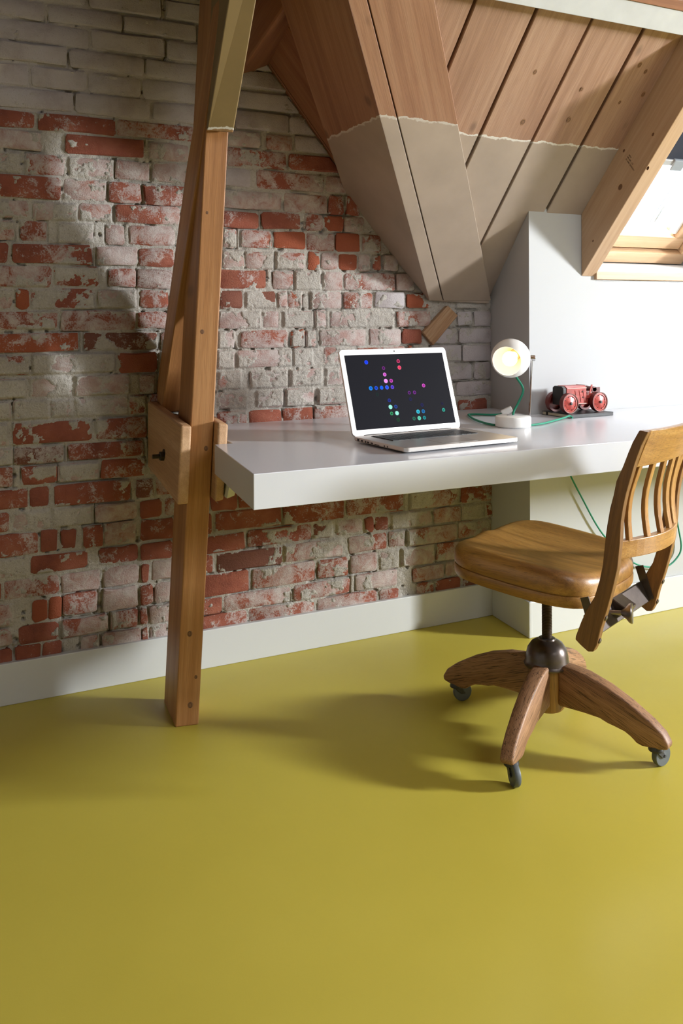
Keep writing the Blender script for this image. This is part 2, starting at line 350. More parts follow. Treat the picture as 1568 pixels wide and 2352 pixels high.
def mortar_material():
    m, t, b = newmat('lime_mortar')
    wp = nd(t, 'ShaderNodeNewGeometry').outputs['Position']
    sx = nd(t, 'ShaderNodeSeparateXYZ', {0: wp})
    base = ramp(t, noise(t, wp, 9.0, 6.0, 0.6), [(0.3, (0.39, 0.35, 0.30)), (0.7, (0.52, 0.485, 0.435))])
    spk = noise(t, wp, 160.0, 3.0, 0.6)
    base = mixc(t, ramp(t, spk, [(0.30, 0.55), (0.42, 0.0)]), base, (0.23, 0.18, 0.14))
    base = mixc(t, ramp(t, spk, [(0.60, 0.0), (0.74, 0.55)]), base, (0.66, 0.62, 0.56))
    # limewash left on the upper courses of the gable
    zz = math_(t, 'ADD', sx.outputs['Z'], math_(t, 'MULTIPLY', noise(t, wp, 14.0, 4.0), 0.09))
    wm = math_(t, 'GREATER_THAN', zz, 1.715)
    base = mixc(t, math_(t, 'MULTIPLY', wm, 0.75), base, (0.475, 0.424, 0.408))
    lk(t, base, b.inputs['Base Color']); b.inputs['Roughness'].default_value = 0.9; b.inputs['Specular IOR Level'].default_value = 0.2
    bump(t, b, math_(t, 'ADD', noise(t, wp, 260.0, 4.0, 0.65), math_(t, 'MULTIPLY', noise(t, wp, 70.0, 4.0), 1.5)), 1.0, 0.0045)
    return m
M_mortar = mortar_material()
me = bpy.data.meshes.new('wall_back')
me.vertices.add(len(co)); me.vertices.foreach_set('co', co.astype(np.float32).ravel())
me.loops.add(q.size); me.loops.foreach_set('vertex_index', q.astype(np.int32).ravel())
me.polygons.add(len(q)); me.polygons.foreach_set('loop_start', np.arange(0, q.size, 4, dtype=np.int32))
me.polygons.foreach_set('loop_total', np.full(len(q), 4, dtype=np.int32)); me.update(calc_edges=True); me.validate()
me.polygons.foreach_set('use_smooth', np.ones(len(me.polygons), dtype=bool))
me.materials.append(M_mortar)
wall_back = bpy.data.objects.new('wall_back', me); COL.objects.link(wall_back)
tag(wall_back, 'old brick gable wall with smeared lime mortar', None, None, 'structure')
# the bed behind and beyond the view
mk('masonry_core', cat(prism([(-2.2, 2.69, 0), (1.94, 2.69, 0), (1.94, 2.69, 1.16), (1.66, 2.69, 1.16), (-.26, 2.69, 3.55), (-2.2, 2.69, 3.55)],
                             [(-2.2, 2.80, 0), (1.94, 2.80, 0), (1.94, 2.80, 1.16), (1.66, 2.80, 1.16), (-.26, 2.80, 3.55), (-2.2, 2.80, 3.55)]),
                       prism([(-2.2, 2.659, 0), (.185, 2.659, 0), (.185, 2.659, 2.08), (.9, 2.659, 2.08), (-.26, 2.659, 3.55), (-2.2, 2.659, 3.55)],
                             [(-2.2, 2.69, 0), (.185, 2.69, 0), (.185, 2.69, 2.08), (.9, 2.69, 2.08), (-.26, 2.69, 3.55), (-2.2, 2.69, 3.55)])), M_mortar, wall_back)
def brick_material():
    m, t, b = newmat('old_red_brick')
    wp = nd(t, 'ShaderNodeNewGeometry').outputs['Position']
    oi = nd(t, 'ShaderNodeObjectInfo'); rgb = nd(t, 'ShaderNodeSeparateColor', {0: oi.outputs['Color']})
    W, T, P = rgb.outputs['Red'], rgb.outputs['Green'], rgb.outputs['Blue']
    rnd = oi.outputs['Random']
    off = nd(t, 'ShaderNodeVectorMath', {0: wp, 1: nd(t, 'ShaderNodeCombineXYZ', {'X': math_(t, 'MULTIPLY', rnd, 9.0), 'Z': math_(t, 'MULTIPLY', rnd, 5.0)}).outputs[0]}, operation='ADD').outputs[0]
    red = ramp(t, noise(t, off, 16.0, 5.0, 0.6), [(0.28, (0.215, 0.066, 0.044)), (0.5, (0.295, 0.092, 0.058)), (0.72, (0.355, 0.128, 0.080))])
    red = mixc(t, ramp(t, T, [(0.5, 0.0), (0.9, 0.85)]), red, (0.335, 0.092, 0.044))         # fresh orange break
    red = mixc(t, ramp(t, T, [(0.1, 0.85), (0.45, 0.0)]), red, (0.165, 0.072, 0.050))        # over-burnt brown
    n1 = noise(t, off, 24.0, 8.0, 0.76, 0.6); n2 = noise(t, off, 230.0, 4.0, 0.7)
    n3 = noise(t, off, 7.0, 3.0, 0.5)
    wf = math_(t, 'ADD', math_(t, 'ADD', math_(t, 'MULTIPLY', n1, 0.66), math_(t, 'MULTIPLY', n2, 0.34)), math_(t, 'MULTIPLY', math_(t, 'SUBTRACT', n3, 0.5), 0.5))
    k = math_(t, 'SUBTRACT', math_(t, 'MULTIPLY', W, 0.52), 0.315)
    fac = ramp(t, math_(t, 'ADD', wf, k), [(0.43, 0.0), (0.48, 0.70), (0.60, 0.95)])
    white = ramp(t, noise(t, off, 30.0, 5.0), [(0.3, (0.46, 0.395, 0.365)), (0.7, (0.58, 0.525, 0.49))])
    thin = mixc(t, 0.58, red, white)                                                          # rubbed limewash, pinkish
    col = mixc(t, fac, red, mixc(t, ramp(t, n1, [(0.40, 0.0), (0.62, 1.0)]), thin, white))
    pw = ramp(t, noise(t, off, 11.0, 5.0, 0.6), [(0.33, (0.40, 0.342, 0.332)), (0.5, (0.475, 0.425, 0.42)), (0.7, (0.505, 0.46, 0.46))])
    pw = mixc(t, ramp(t, n2, [(0.30, 0.5), (0.40, 0.0)]), pw, (0.25, 0.17, 0.15))
    pw = mixc(t, ramp(t, math_(t, 'ADD', n1, math_(t, 'MULTIPLY', math_(t, 'SUBTRACT', rnd, 0.5), 0.10)), [(0.27, 0.9), (0.31, 0.0)]), pw, (0.21, 0.075, 0.055))
    col = mixc(t, P, col, pw)
    lk(t, col, b.inputs['Base Color']); b.inputs['Roughness'].default_value = 0.88; b.inputs['Specular IOR Level'].default_value = 0.2
    bump(t, b, math_(t, 'ADD', math_(t, 'MULTIPLY', n1, 1.3), n2), 0.9, 0.004)
    return m
M_brick = brick_material()
def brick_shape(bk, clip=True):
    x0, x1, z0, z1 = bk['x0'], bk['x1'], bk['z0'], bk['z1']; w, hgt = x1 - x0, z1 - z0
    r = min(rs.uniform(.004, .008), w * .25); J = lambda a=.0024: rs.uniform(-a, a)
    out = [(x0 + r + J(), z0 + J()), ((x0 + x1) / 2 + J(.01), z0 + J(.0025)), (x1 - r + J(), z0 + J()), (x1 + J(), z0 + r + J()), (x1 + J(), z1 - r + J()), (x1 - r + J(), z1 + J()),
           ((x0 + x1) / 2 + J(.01), z1 + J(.0025)), (x0 + r + J(), z1 + J()), (x0 + J(), z1 - r + J()), (x0 + J(), z0 + r + J())]
    if clip and z1 > 1.157:                                  # cut along the roof line
        ins = lambda p: slope_x(p[1]) - .006 - p[0]
        res = []
        for i, p in enumerate(out):
            n = out[(i + 1) % len(out)]; a, c = ins(p), ins(n)
            if a >= 0: res.append(p)
            if (a >= 0) != (c >= 0): s = a / (a - c); res.append((p[0] + (n[0] - p[0]) * s, p[1] + (n[1] - p[1]) * s))
        out = res
    if len(out) < 3: return None
    cx = sum(p[0] for p in out) / len(out); cz = sum(p[1] for p in out) / len(out)
    e = .004; h = bk['h']
    fr = [(p[0] + (cx - p[0]) * min(.35, e / max(.02, abs(cx - p[0]) + 1e-6)), WY - h - J(.0008), p[1] + (cz - p[1]) * min(.35, e / max(.012, abs(cz - p[1]) + 1e-6))) for p in out]
    sh = [(p[0], WY - h + .0035, p[1]) for p in out]; bkk = [(p[0], WY + .028, p[1]) for p in out]
    n = len(out); vs = fr + sh + bkk
    fs = [tuple(range(n))] + [(i, n + i, n + (i + 1) % n, (i + 1) % n) for i in range(n)] + [(n + i, 2 * n + i, 2 * n + (i + 1) % n, n + (i + 1) % n) for i in range(n)]
    return vs, fs
hidden = []
TON = {'r': .5, 'p': .52, 'o': .95, 'd': .08, 'W': .5}
for bk in bricks:
    sh = brick_shape(bk)
    if sh is None: continue
    filler = bk['tone'] == 'r' and bk['w'] == 5 and bk['s'] == 4 and .68 < bk['x0'] < 1.0 and bk['z0'] > .6
    if filler or (.6 < bk['z0'] < .70 and bk['x0'] > .8): hidden.append(sh); continue
    o = mk('brick', sh, M_brick, wall_back, smooth=True)
    wv = bk['w'] / 9.0
    o.color = (min(1, max(0, wv + rs.uniform(-.06, .06))), min(1, max(0, TON[bk['tone']] + rs.uniform(-.12, .12))), 1.0 if bk['tone'] == 'W' else 0.0, 1)
# courses beyond the picture's left edge
z1 = 2.05; row = 0
while z1 > .1:
    x = -1.25 + (row % 2) * .11
    while x < .12:
        hidden.append(brick_shape(dict(x0=x + .005, x1=min(x + .205, .17), z0=z1 - .057, z1=z1 - .004, h=.007), False)); x += .216
    z1 -= .0632; row += 1
o = mk('brick_remainder', cat(*hidden), M_brick, wall_back, smooth=True, kind='stuff'); o.color = (.6, .5, 0, 1)
# skirting boards
def bboard(name, a, c, hgt, th, lab):
    a, c = V(a), V(c); d = (c - a).normalized(); n = V((d.y, -d.x, 0))
    p = [a, c, c + n * th, a + n * th]
    return mk(name, prism([tuple(v) for v in p], [(v.x, v.y, hgt) for v in p]), M_base, None, grain=d, bevel=.0025, label=lab, kind='structure')
bboard('baseboard_back', (-2.2, 2.665, 0), (1.922, 2.665, 0), .118, .025, 'white skirting board along the brick wall')
bboard('baseboard_pier', (1.9205, 2.645, 0), (1.8925, 2.393, 0), .121, .012, 'short white skirting board on the pier side')
bboard('baseboard_knee', (1.882, 2.407, 0), (6.0, 2.407, 0), .121, .013, 'white skirting board along the knee wall')
# ------------------------------------------------------------------ main roof slope: sarking planks on a dark deck
def valley_x(y): return 1.643 + (y - 2.66) * .8818
HOLES = [(2.186, 2.752, 1.80, 2.545)]
def clip_half(poly, f):
    res = []
    for i, p in enumerate(poly):
        n = poly[(i + 1) % len(poly)]; a, c = f(p), f(n)
        if a >= 0: res.append(p)
        if (a >= 0) != (c >= 0): s = a / (a - c); res.append((p[0] + (n[0] - p[0]) * s, p[1] + (n[1] - p[1]) * s))
    return res
def roof_slab(poly, out0, out1):
    a = [tuple(V((x, y, roof_z(y))) + RN * out0) for x, y in poly]; c = [tuple(V((x, y, roof_z(y))) + RN * out1) for x, y in poly]
    return prism(a, c)
deck = []
def y_pieces(x0, x1, lo=.52, hi=2.72):
    iv = [(lo, hi)]
    for hx0, hx1, hy0, hy1 in HOLES:
        if x1 > hx0 + .001 and x0 < hx1 - .001:
            iv = [p for s, e in iv for p in ((s, min(e, hy0)), (max(s, hy1), e)) if p[1] - p[0] > .01]
    return iv
for x0, x1 in [(-.3, 2.186), (2.186, 2.752), (2.752, 6.02)]:
    for s, e in y_pieces(x0, x1):
        pl_ = clip_half([(x0, s), (x1, s), (x1, e), (x0, e)], lambda p: p[0] - valley_x(p[1]) + .02)
        if len(pl_) > 2: deck.append(roof_slab(pl_, .028, .06))
ceiling = mk('ceiling', cat(*deck), M_dark, None, label='sloping plank ceiling above the desk', kind='structure')
SEAM = [.37, .57, .77, .97, 1.17, 1.370, 1.570, 1.768, 1.965, 2.150]
SEAM += [2.186, 2.47, 2.70, 2.752, 2.95, 3.15, 3.35, 3.55, 3.80, 4.0, 4.2, 4.4, 4.7, 5.0, 5.4, 6.02]
slope_dir = (0, 1, -TR)
for i in range(len(SEAM) - 1):
    x0, x1 = SEAM[i] + .005, SEAM[i + 1] - .005
    if x1 - x0 < .02: continue
    for s, e in y_pieces(SEAM[i], SEAM[i + 1]):
        if s > 2.5: continue
        pl_ = clip_half([(x0, s), (x1, s), (x1, e), (x0, e)], lambda p: p[0] - valley_x(p[1]) - .01)
        if len(pl_) > 2:
            dz = random.uniform(-.0015, .0015)
            mk('plank', roof_slab(pl_, dz, .022), M_plank, ceiling, grain=slope_dir, bevel=.002, seg=1)
# opposite slope, ridge side and end walls close the attic
bs = []
for x0, x1, s, e in [(-2.3, 1.2, -1.72, .56), (2.6, 6.1, -1.72, .56), (1.2, 2.6, -1.72, -1.05), (1.2, 2.6, -.05, .56)]:
    a = [V((x, y, back_z(y))) for x, y in ((x0, s), (x1, s), (x1, e), (x0, e))]
    bs.append(prism([tuple(v) for v in a], [tuple(v + BN * .05) for v in a]))
mk('ceiling_back', cat(*bs), M_plank, None, grain=(1, 0, 0), label='plank ceiling of the opposite roof slope', kind='structure')
# gable roof over the brick wall -------------------------------------------------------------------------
GN = V((LT, 0, 1)).normalized()
def gz_(x): return LZ - LT * (x - LX)
def gslab(poly, o0, o1):
    a = [tuple(V((x, y, gz_(x))) + GN * o0) for x, y in poly]; c = [tuple(V((x, y, gz_(x))) + GN * o1) for x, y in poly]
    return prism(a, c)
vy = lambda x: 2.66 + (x - 1.643) / .8818
gable = mk('ceiling_gable', cat(gslab([(1.66, 2.80), (-.25, 2.80), (-.25, .50), (1.66, 2.66)], .028, .06),
           prism([(-.25, 2.80, 3.5), (-.25, .4, 3.5), (-2.3, .4, 1.6), (-2.3, 2.80, 1.6)], [(-.25, 2.80, 3.56), (-.25, .4, 3.56), (-2.3, .4, 1.66), (-2.3, 2.80, 1.66)]),
           prism([(-.244, .52, 3.5), (-2.3, .52, 3.5), (-2.3, .46, 3.5), (-.2, .46, 3.5)], [(-.244, .52, 3.56), (-2.3, .52, 3.56), (-2.3, .46, 3.56), (-.2, .46, 3.56)])), M_dark, None,
           label='dark plank ceiling over the brick gable', kind='structure')
gs_ = [2.70, 2.640, 2.405, 2.20, 2.0, 1.8, 1.6, 1.4, 1.2, 1.0, .8, .52]
for y1, y0 in zip(gs_, gs_[1:]):
    pl_ = clip_half([(-.24, y0 + .003), (1.66, y0 + .003), (1.66, y1 - .003), (-.24, y1 - .003)], lambda p: p[1] - vy(p[0]) + .004)
    if len(pl_) > 2: mk('plank', gslab(pl_, random.uniform(-.001, .001), .022), M_old, gable, grain=(1, 0, -LT), bevel=.002, seg=1)
# boxed valley beam: three boards and the little ledge under it ----------------------------------------
VD = V((.972, 1, -TR))
def vline(p, y): p = V(p); return p + VD * (y - p.y)
inR, inG = -RN, -GN
ER, EM, EL = V((1.888, 2.63, 1.166)), V((1.628, 2.63, 1.166)), V((1.244, 2.545, 1.651))
valley = empty('valley_beam', (1.76, 2.63, 1.16), 0, 'boxed valley beam, bare brown wood above and taupe paint below', 'beam')
def vboard(a, c, n, th, y0, y1, ya=None):
    pts = [vline(a, y0), vline(c, y0 if ya is None else ya), vline(c, y1), vline(a, y1)]
    q_ = [tuple(v - V(valley.location)) for v in pts]; r_ = [tuple(v - n * th - V(valley.location)) for v in pts]
    return prism(q_, r_)
s1 = EM + (ER - EM) * .215
off = inR * .016
mk('board', vboard(EM + off, s1 - V((.0015, 0, 0)) + off, inR, .030, 1.0, 2.634), M_valley, valley, grain=VD, bevel=.0015, seg=1)
mk('board', vboard(s1 + V((.0025, 0, 0)) + off, ER + off, inR, .030, 1.0, 2.634), M_valley, valley, grain=VD, bevel=.0015, seg=1)
Lc = EL + inG * .036
side_pts = [vline(EM + off, 2.634), vline(EM + off, 1.0), vline(Lc, 1.30), vline(Lc, 2.70)]
mk('board', prism([tuple(v - V(valley.location)) for v in side_pts], [tuple(v + GN * .03 - V(valley.location)) for v in side_pts]), M_valley, valley, grain=VD)
mk('ledge', prism([tuple(V(p) - V(valley.location)) for p in ((1.632, 2.630, 1.163), (1.892, 2.630, 1.164), (1.900, 2.640, 1.128), (1.645, 2.640, 1.138))],
                  [tuple(V(p) - V(valley.location)) for p in ((1.632, 2.70, 1.163), (1.892, 2.70, 1.164), (1.900, 2.70, 1.128), (1.645, 2.70, 1.138))]), M_valley, valley, grain=(1, 0, 0), bevel=.003)
# brown purlin running into the brick wall
B1, B2, B3 = V((1.055, 2.675, 1.884)), V((.956, 2.675, 1.840)), V((.915, 2.675, 1.935))
bd = V((0, -1, .25)) * .62
mk('purlin', prism([tuple(B1), tuple(B2), tuple(B3), tuple(B1 + B3 - B2)], [tuple(p + bd) for p in (B1, B2, B3, B1 + B3 - B2)]), M_old, None, grain=bd, bevel=.012, seg=3,
   label='rough brown purlin set into the top of the brick wall', cat_='beam')
# white purlin across the planks with a bare board above it
def rpts(x, y, o): return tuple(V((x, y, roof_z(y))) + RN * o)
def rbar(x0, x1, ya, yb, o0, o1): return prism([rpts(x0, ya, o0), rpts(x0, yb, o0), rpts(x0, yb, o1), rpts(x0, ya, o1)], [rpts(x1, ya, o0), rpts(x1, yb, o0), rpts(x1, yb, o1), rpts(x1, ya, o1)])
mk('painted_purlin', rbar(1.16, 6.0, 1.942, 1.896, -.05, -.001), M_wpurlin, None, grain=(1, 0, 0), bevel=.002, label='white painted purlin crossing the ceiling planks', cat_='beam')
mk('bare_batten', rbar(1.12, 6.0, 1.895, 1.875, -.055, -.001), M_old, None, grain=(1, 0, 0), bevel=.002, label='bare brown batten along the upper edge of the white purlin', cat_='beam')
# new rafter beside the roof window
y_t = 1.945
def rafter_pts(x):
    n = .146
    def low(y): return roof_z(y) - n / math.cos(math.atan(TR))
    return [(x, 2.4045, roof_z(2.4045)), (x, 2.4045, low(2.4045)), (x, y_t, low(y_t)), (x, y_t, roof_z(y_t))]
raft = mk('rafter', prism(rafter_pts(2.121), rafter_pts(2.181)), M_new, None, grain=slope_dir, bevel=.002, label='new spruce rafter left of the roof window with a printed stamp', cat_='beam')
# ------------------------------------------------------------------ roof window
win = empty('window_1', (2.47, 2.45, 1.38), 0, 'bright roof window with pale wooden frame', None); win['kind'] = 'structure'
WL = V(win.location)
def rel(vf, o=None): o = o or WL; return ([tuple(V(v) - o) for v in vf[0]], vf[1])
M_glass, t, b = newmat('window_glass')
for n_ in list(t.nodes):
    if n_.type == 'BSDF_PRINCIPLED': t.nodes.remove(n_)
out = [n_ for n_ in t.nodes if n_.type == 'OUTPUT_MATERIAL'][0]
tr = nd(t, 'ShaderNodeBsdfTransparent'); gl = nd(t, 'ShaderNodeBsdfGlossy', {'Roughness': 0.02})
mx = nd(t, 'ShaderNodeMixShader', {0: 0.06}); lk(t, tr.outputs[0], mx.inputs[1]); lk(t, gl.outputs[0], mx.inputs[2]); lk(t, mx.outputs[0], out.inputs['Surface'])
def bar(x0, x1, ya, yb, o0, o1, name, mat, **k): return mk(name, rel(rbar(x0, x1, ya, yb, o0, o1)), mat, win, bevel=.002, **k)
# fixed frame
bar(2.188, 2.750, 2.545, 2.512, .0, .075, 'frame_rail', M_pale, grain=(1, 0, 0))
bar(2.188, 2.750, 1.835, 1.80, .0, .075, 'frame_rail', M_pale, grain=(1, 0, 0))
bar(2.188, 2.222, 2.512, 1.835, .0, .075, 'frame_stile', M_pale, grain=slope_dir)
bar(2.716, 2.750, 2.512, 1.835, .0, .075, 'frame_stile', M_pale, grain=slope_dir)
# sash
sash = bar(2.226, 2.712, 2.507, 2.470, .022, .085, 'sash_rail', M_pale, grain=(1, 0, 0))
bar(2.226, 2.712, 1.875, 1.840, .022, .085, 'sash_rail', M_pale, grain=(1, 0, 0))
bar(2.226, 2.266, 2.470, 1.875, .022, .085, 'sash_stile', M_pale, grain=slope_dir)
bar(2.660, 2.712, 2.470, 1.875, .022, .085, 'sash_stile', M_pale, grain=slope_dir)
bar(2.262, 2.664, 2.474, 1.870, .060, .064, 'pane', M_glass)
M_alu = flat('blind_aluminium', (0.55, 0.57, 0.60), 0.35, 0.7)
M_rail = flat('white_side_rail', (0.80, 0.82, 0.84), 0.4)
bar(2.640, 2.660, 2.462, 1.88, .030, .052, 'blind_track', M_rail)
bar(2.266, 2.284, 2.462, 1.88, .030, .052, 'blind_track', M_rail)
# outer glazing cover seen through the glass
M_cov = flat('grey_cover', (0.35, 0.42, 0.46), 0.4)
bar(2.595, 2.603, 2.46, 1.88, .100, .105, 'glazing_bar', M_cov); bar(2.575, 2.578, 2.46, 1.88, .100, .103, 'glazing_bar', M_cov)
# sloped white sill lining and the wooden nosing under it
mk('sill_lining', rel(prism([(2.184, 2.409, 1.2385), (2.184, 2.549, 1.2815), (2.184, 2.60, 1.235), (2.184, 2.409, 1.206)], [(2.752, 2.409, 1.2385), (2.752, 2.549, 1.2815), (2.752, 2.60, 1.235), (2.752, 2.409, 1.206)])), M_base, win)
mk('side_lining', rel(prism([(2.7525, 2.405, 1.206), (2.7525, 2.56, 1.27), (2.7525, 1.8, roof_z(1.8) + .02), (2.7525, 1.8, roof_z(1.8) - .01), (2.7525, 2.405, roof_z(2.405) - .01)],
                          [(2.765, 2.405, 1.206), (2.765, 2.56, 1.27), (2.765, 1.8, roof_z(1.8) + .02), (2.765, 1.8, roof_z(1.8) - .01), (2.765, 2.405, roof_z(2.405) - .01)])), M_base, win)
mk('trim_1', box(2.178, 2.752, 2.392, 2.4085, 1.2095, 1.2385), M_new, None, grain=(1, 0, 0), bevel=.002, label='wooden nosing strip under the roof window', kind='structure')
blind = empty('roller_blind', tuple(on_roof(2.46, 2.25, .03)), 0, 'dark navy roller blind half pulled down in the roof window', 'blind')
BL = V(blind.location)
mk('fabric', rel(rbar(2.270, 2.656, 2.250, 1.862, .036, .0385), BL), flat('navy_fabric', (0.012, 0.016, 0.032), 0.8), blind)
mk('bottom_bar', rel(rbar(2.270, 2.656, 2.266, 2.250, .030, .046), BL), M_alu, blind, bevel=.003)
mk('bar_grip', rel(rbar(2.425, 2.480, 2.276, 2.248, .024, .050), BL), flat('grey_plastic', (0.27, 0.30, 0.33), 0.4), blind, bevel=.003)
mk('cassette', rel(rbar(2.268, 2.658, 1.874, 1.848, .015, .055), BL), M_alu, blind, bevel=.004)
# printed stamp on the rafter
M_ink = flat('stamp_ink', (0.07, 0.04, 0.025), 0.8)
def stamp(txt, y, z, size):
    cu = bpy.data.curves.new('stamp_text', 'FONT'); cu.body = txt; cu.size = size; cu.extrude = 0.0001
    o = bpy.data.objects.new('stamp_text', cu); COL.objects.link(o)
    na = V((-1, 0, 0)); xa = V((0, -.634, -.773)).normalized(); ya = na.cross(xa); p = V((2.1205, y, z)) - ya * .003
    M4 = Matrix(((xa.x, ya.x, na.x, p.x), (xa.y, ya.y, na.y, p.y), (xa.z, ya.z, na.z, p.z), (0, 0, 0, 1)))
    dg = bpy.context.evaluated_depsgraph_get(); me_ = bpy.data.meshes.new_from_object(o.evaluated_get(dg)); bpy.data.objects.remove(o)
    o = bpy.data.objects.new('stamp_text', me_); COL.objects.link(o); me_.materials.clear(); me_.materials.append(M_ink)
    o.parent = raft; o.matrix_basis = raft.matrix_basis.inverted() @ M4
    return o
stamp('NRW', 2.176, 1.607, .0068); stamp('NB 1681 - CE', 2.1825, 1.602, .0068); stamp('DI 14081 25/02/2021', 2.190, 1.596, .0068)
# ------------------------------------------------------------------ timber truss in front of the brick wall
def lerp(a, c, s): return V(a) + (V(c) - V(a)) * s
p0 = [V((.642, 2.300, 0)), V((.702, 2.288, 0)), V((.716, 2.452, 0)), V((.656, 2.464, 0))]
lean = (V((.720, 2.264, 1.577)) - V((.642, 2.300, 0))) / 1.577
p1 = [p + lean * 2.20 for p in p0]
mk('timber_post', prism([tuple(p) for p in p0], [tuple(p) for p in p1]), M_post, None, grain=lean, bevel=.003, label='square honey-coloured timber post standing on the floor', cat_='post')
# brace behind the post, leaning from the wall up to it
bl = [V((.679, 2.570, .806)), V((.735, 2.562, .806)), V((.745, 2.690, .806)), V((.689, 2.690, .806))]
mid = [V((.713, 2.300, 1.50)), V((.769, 2.292, 1.50)), V((.773, 2.425, 1.50)), V((.717, 2.432, 1.50))]
top = [V((.731, 2.140, 1.95)), V((.787, 2.132, 1.95)), V((.792, 2.205, 1.95)), V((.736, 2.210, 1.95))]
def loft(*rs_):
    n = len(rs_[0]); vs_ = [tuple(p) for r_ in rs_ for p in r_]; fs_ = [tuple(range(n))[::-1], tuple(range((len(rs_) - 1) * n, len(rs_) * n))]
    for k in range(len(rs_) - 1): fs_ += [(k * n + i, k * n + (i + 1) % n, (k + 1) * n + (i + 1) % n, (k + 1) * n + i) for i in range(n)]
    return vs_, fs_
mk('timber_brace', loft(bl, mid, top), M_post, None, grain=mid[0] - bl[0], bevel=.003, label='slanting timber brace behind the post, foot against the brick wall', cat_='beam')
mk('brace_tail', prism([(.672, 2.50, .630), (.720, 2.49, .630), (.735, 2.60, .650), (.680, 2.61, .650)], [(.678, 2.510, .79), (.734, 2.50, .79), (.742, 2.645, .79), (.690, 2.645, .79)]), M_post, None, grain=(0, -.2, 1), bevel=.002,
   label='stub of timber clamped between the two bolted boards', cat_='beam')
# two clamping boards
def board(name, fl_t, fl_b, fr_t, fr_b, rl_t, rl_b, rr_t, rr_b, label):
    return mk(name, hexa([fl_b, fr_b, rr_b, rl_b, fl_t, fr_t, rr_t, rl_t]), M_clamp, None, grain=V(rl_t) - V(fl_t), bevel=.006, seg=3, label=label, cat_='board', group='boards clamping the post')
M_clamp = wood('worn_clamp_board', (0.40, 0.225, 0.105), (0.50, 0.295, 0.150), (0.57, 0.36, 0.20), 0.6, 0.9, 0.5, 0.5)
lb = board('clamp_board', (.647, 2.25, .802), (.636, 2.25, .597), (.676, 2.25, .800), (.666, 2.25, .596), (.6585, 2.648, .832), (.658, 2.648, .634), (.686, 2.648, .832), (.676, 2.648, .634),
           'worn wooden clamp board with a bolt, left of the post')
rb = board('clamp_board', (.7425, 2.235, .806), (.7325, 2.235, .598), (.771, 2.235, .800), (.757, 2.235, .601), (.752, 2.648, .836), (.749, 2.648, .634), (.779, 2.648, .836), (.777, 2.648, .634),
           'worn cracked clamp board between the post and the desk')
M_iron = flat('dark_iron', (0.075, 0.066, 0.055), 0.45, 0.85, bmp=0.3, bscale=300)
bc = V((.6525, 2.434, .698))
mk('bolt', tube([bc + V((.01, 0, 0)), bc - V((.034, 0, 0))], .0062, 12), M_iron, lb, smooth=True)
mk('nut', lathe([(.0135, -.001), (.0135, .013), (.011, .0145)], 6, tuple(bc), (-1, 0, 0)), M_iron, lb)
mk('washer', lathe([(.019, -.001), (.019, .0025)], 20, tuple(bc), (-1, 0, 0)), M_iron, lb)
# painted strut leaning towards the room above the post
S = {'fbl': (.712, 2.225, 1.569), 'fbr': (.776, 2.204, 1.565), 'ftl': (.717, 2.066, 1.858), 'ftr': (.781, 2.046, 1.861), 'rbl': (.722, 2.262, 1.579), 'rtl': (.737, 2.262, 1.926)}
ext = .9
ftl, ftr, rtl = lerp(S['fbl'], S['ftl'], 1 + ext), lerp(S['fbr'], S['ftr'], 1 + ext), lerp(S['rbl'], S['rtl'], 1 + ext * .8)
wv = V(S['fbr']) - V(S['fbl'])
mk('painted_strut', hexa([S['fbl'], S['fbr'], tuple(V(S['rbl']) + wv), S['rbl'], tuple(ftl), tuple(ftr), tuple(rtl + wv), tuple(rtl)]), M_strut, None, grain=V(S['ftl']) - V(S['fbl']), bevel=.0025,
   label='strut with chipped olive paint above the timber post', cat_='beam')
# loose wedge of wood in the masonry
wq = [(1.620, 1.027), (1.663, .981), (1.766, 1.085), (1.724, 1.121)]
mk('wood_wedge', prism([(x, 2.640, z) for x, z in wq], [(x, 2.69, z) for x, z in wq]), wood('stained_wedge', (0.19, 0.085, 0.035), (0.32, 0.175, 0.085), (0.45, 0.30, 0.18), 0.7, 1.5, 0.4, 0.0),
   None, grain=(.7, 0, .7), bevel=.003, label='loose brown wooden wedge stuck in the bricks under the valley beam', cat_='wedge')
# ------------------------------------------------------------------ desk
M_desk, t, b = newmat('grey_lacquer')
b.inputs['Base Color'].default_value = (0.585, 0.595, 0.63, 1); b.inputs['Roughness'].default_value = 0.23
b.inputs['Specular IOR Level'].default_value = 0.5
bump(t, b, noise(t, nd(t, 'ShaderNodeNewGeometry').outputs['Position'], 500.0, 2.0), 0.04, 0.0004)
dp = [(.667, 1.775), (3.60, 1.785), (3.60, 2.403), (1.897, 2.403), (1.916, 2.640), (.795, 2.640), (.7815, 2.232), (.731, 2.232)]
mk('desk', prism([(x, y, .673) for x, y in dp], [(x, y, .750) for x, y in dp]), M_desk, None, bevel=.0015, label='long thick grey lacquered desk top fixed to the wall', cat_='desk')
mk('desk_cleat', prism([(.757, 2.21, .610), (.778, 2.21, .616), (.790, 2.21, .6725), (.770, 2.21, .6725)], [(.785, 2.62, .610), (.800, 2.62, .616), (.805, 2.62, .6725), (.785, 2.62, .6725)]),
   flat('cream_cleat', (0.62, 0.60, 0.44), 0.5), None, bevel=.001, label='cream batten under the left end of the desk', cat_='batten')
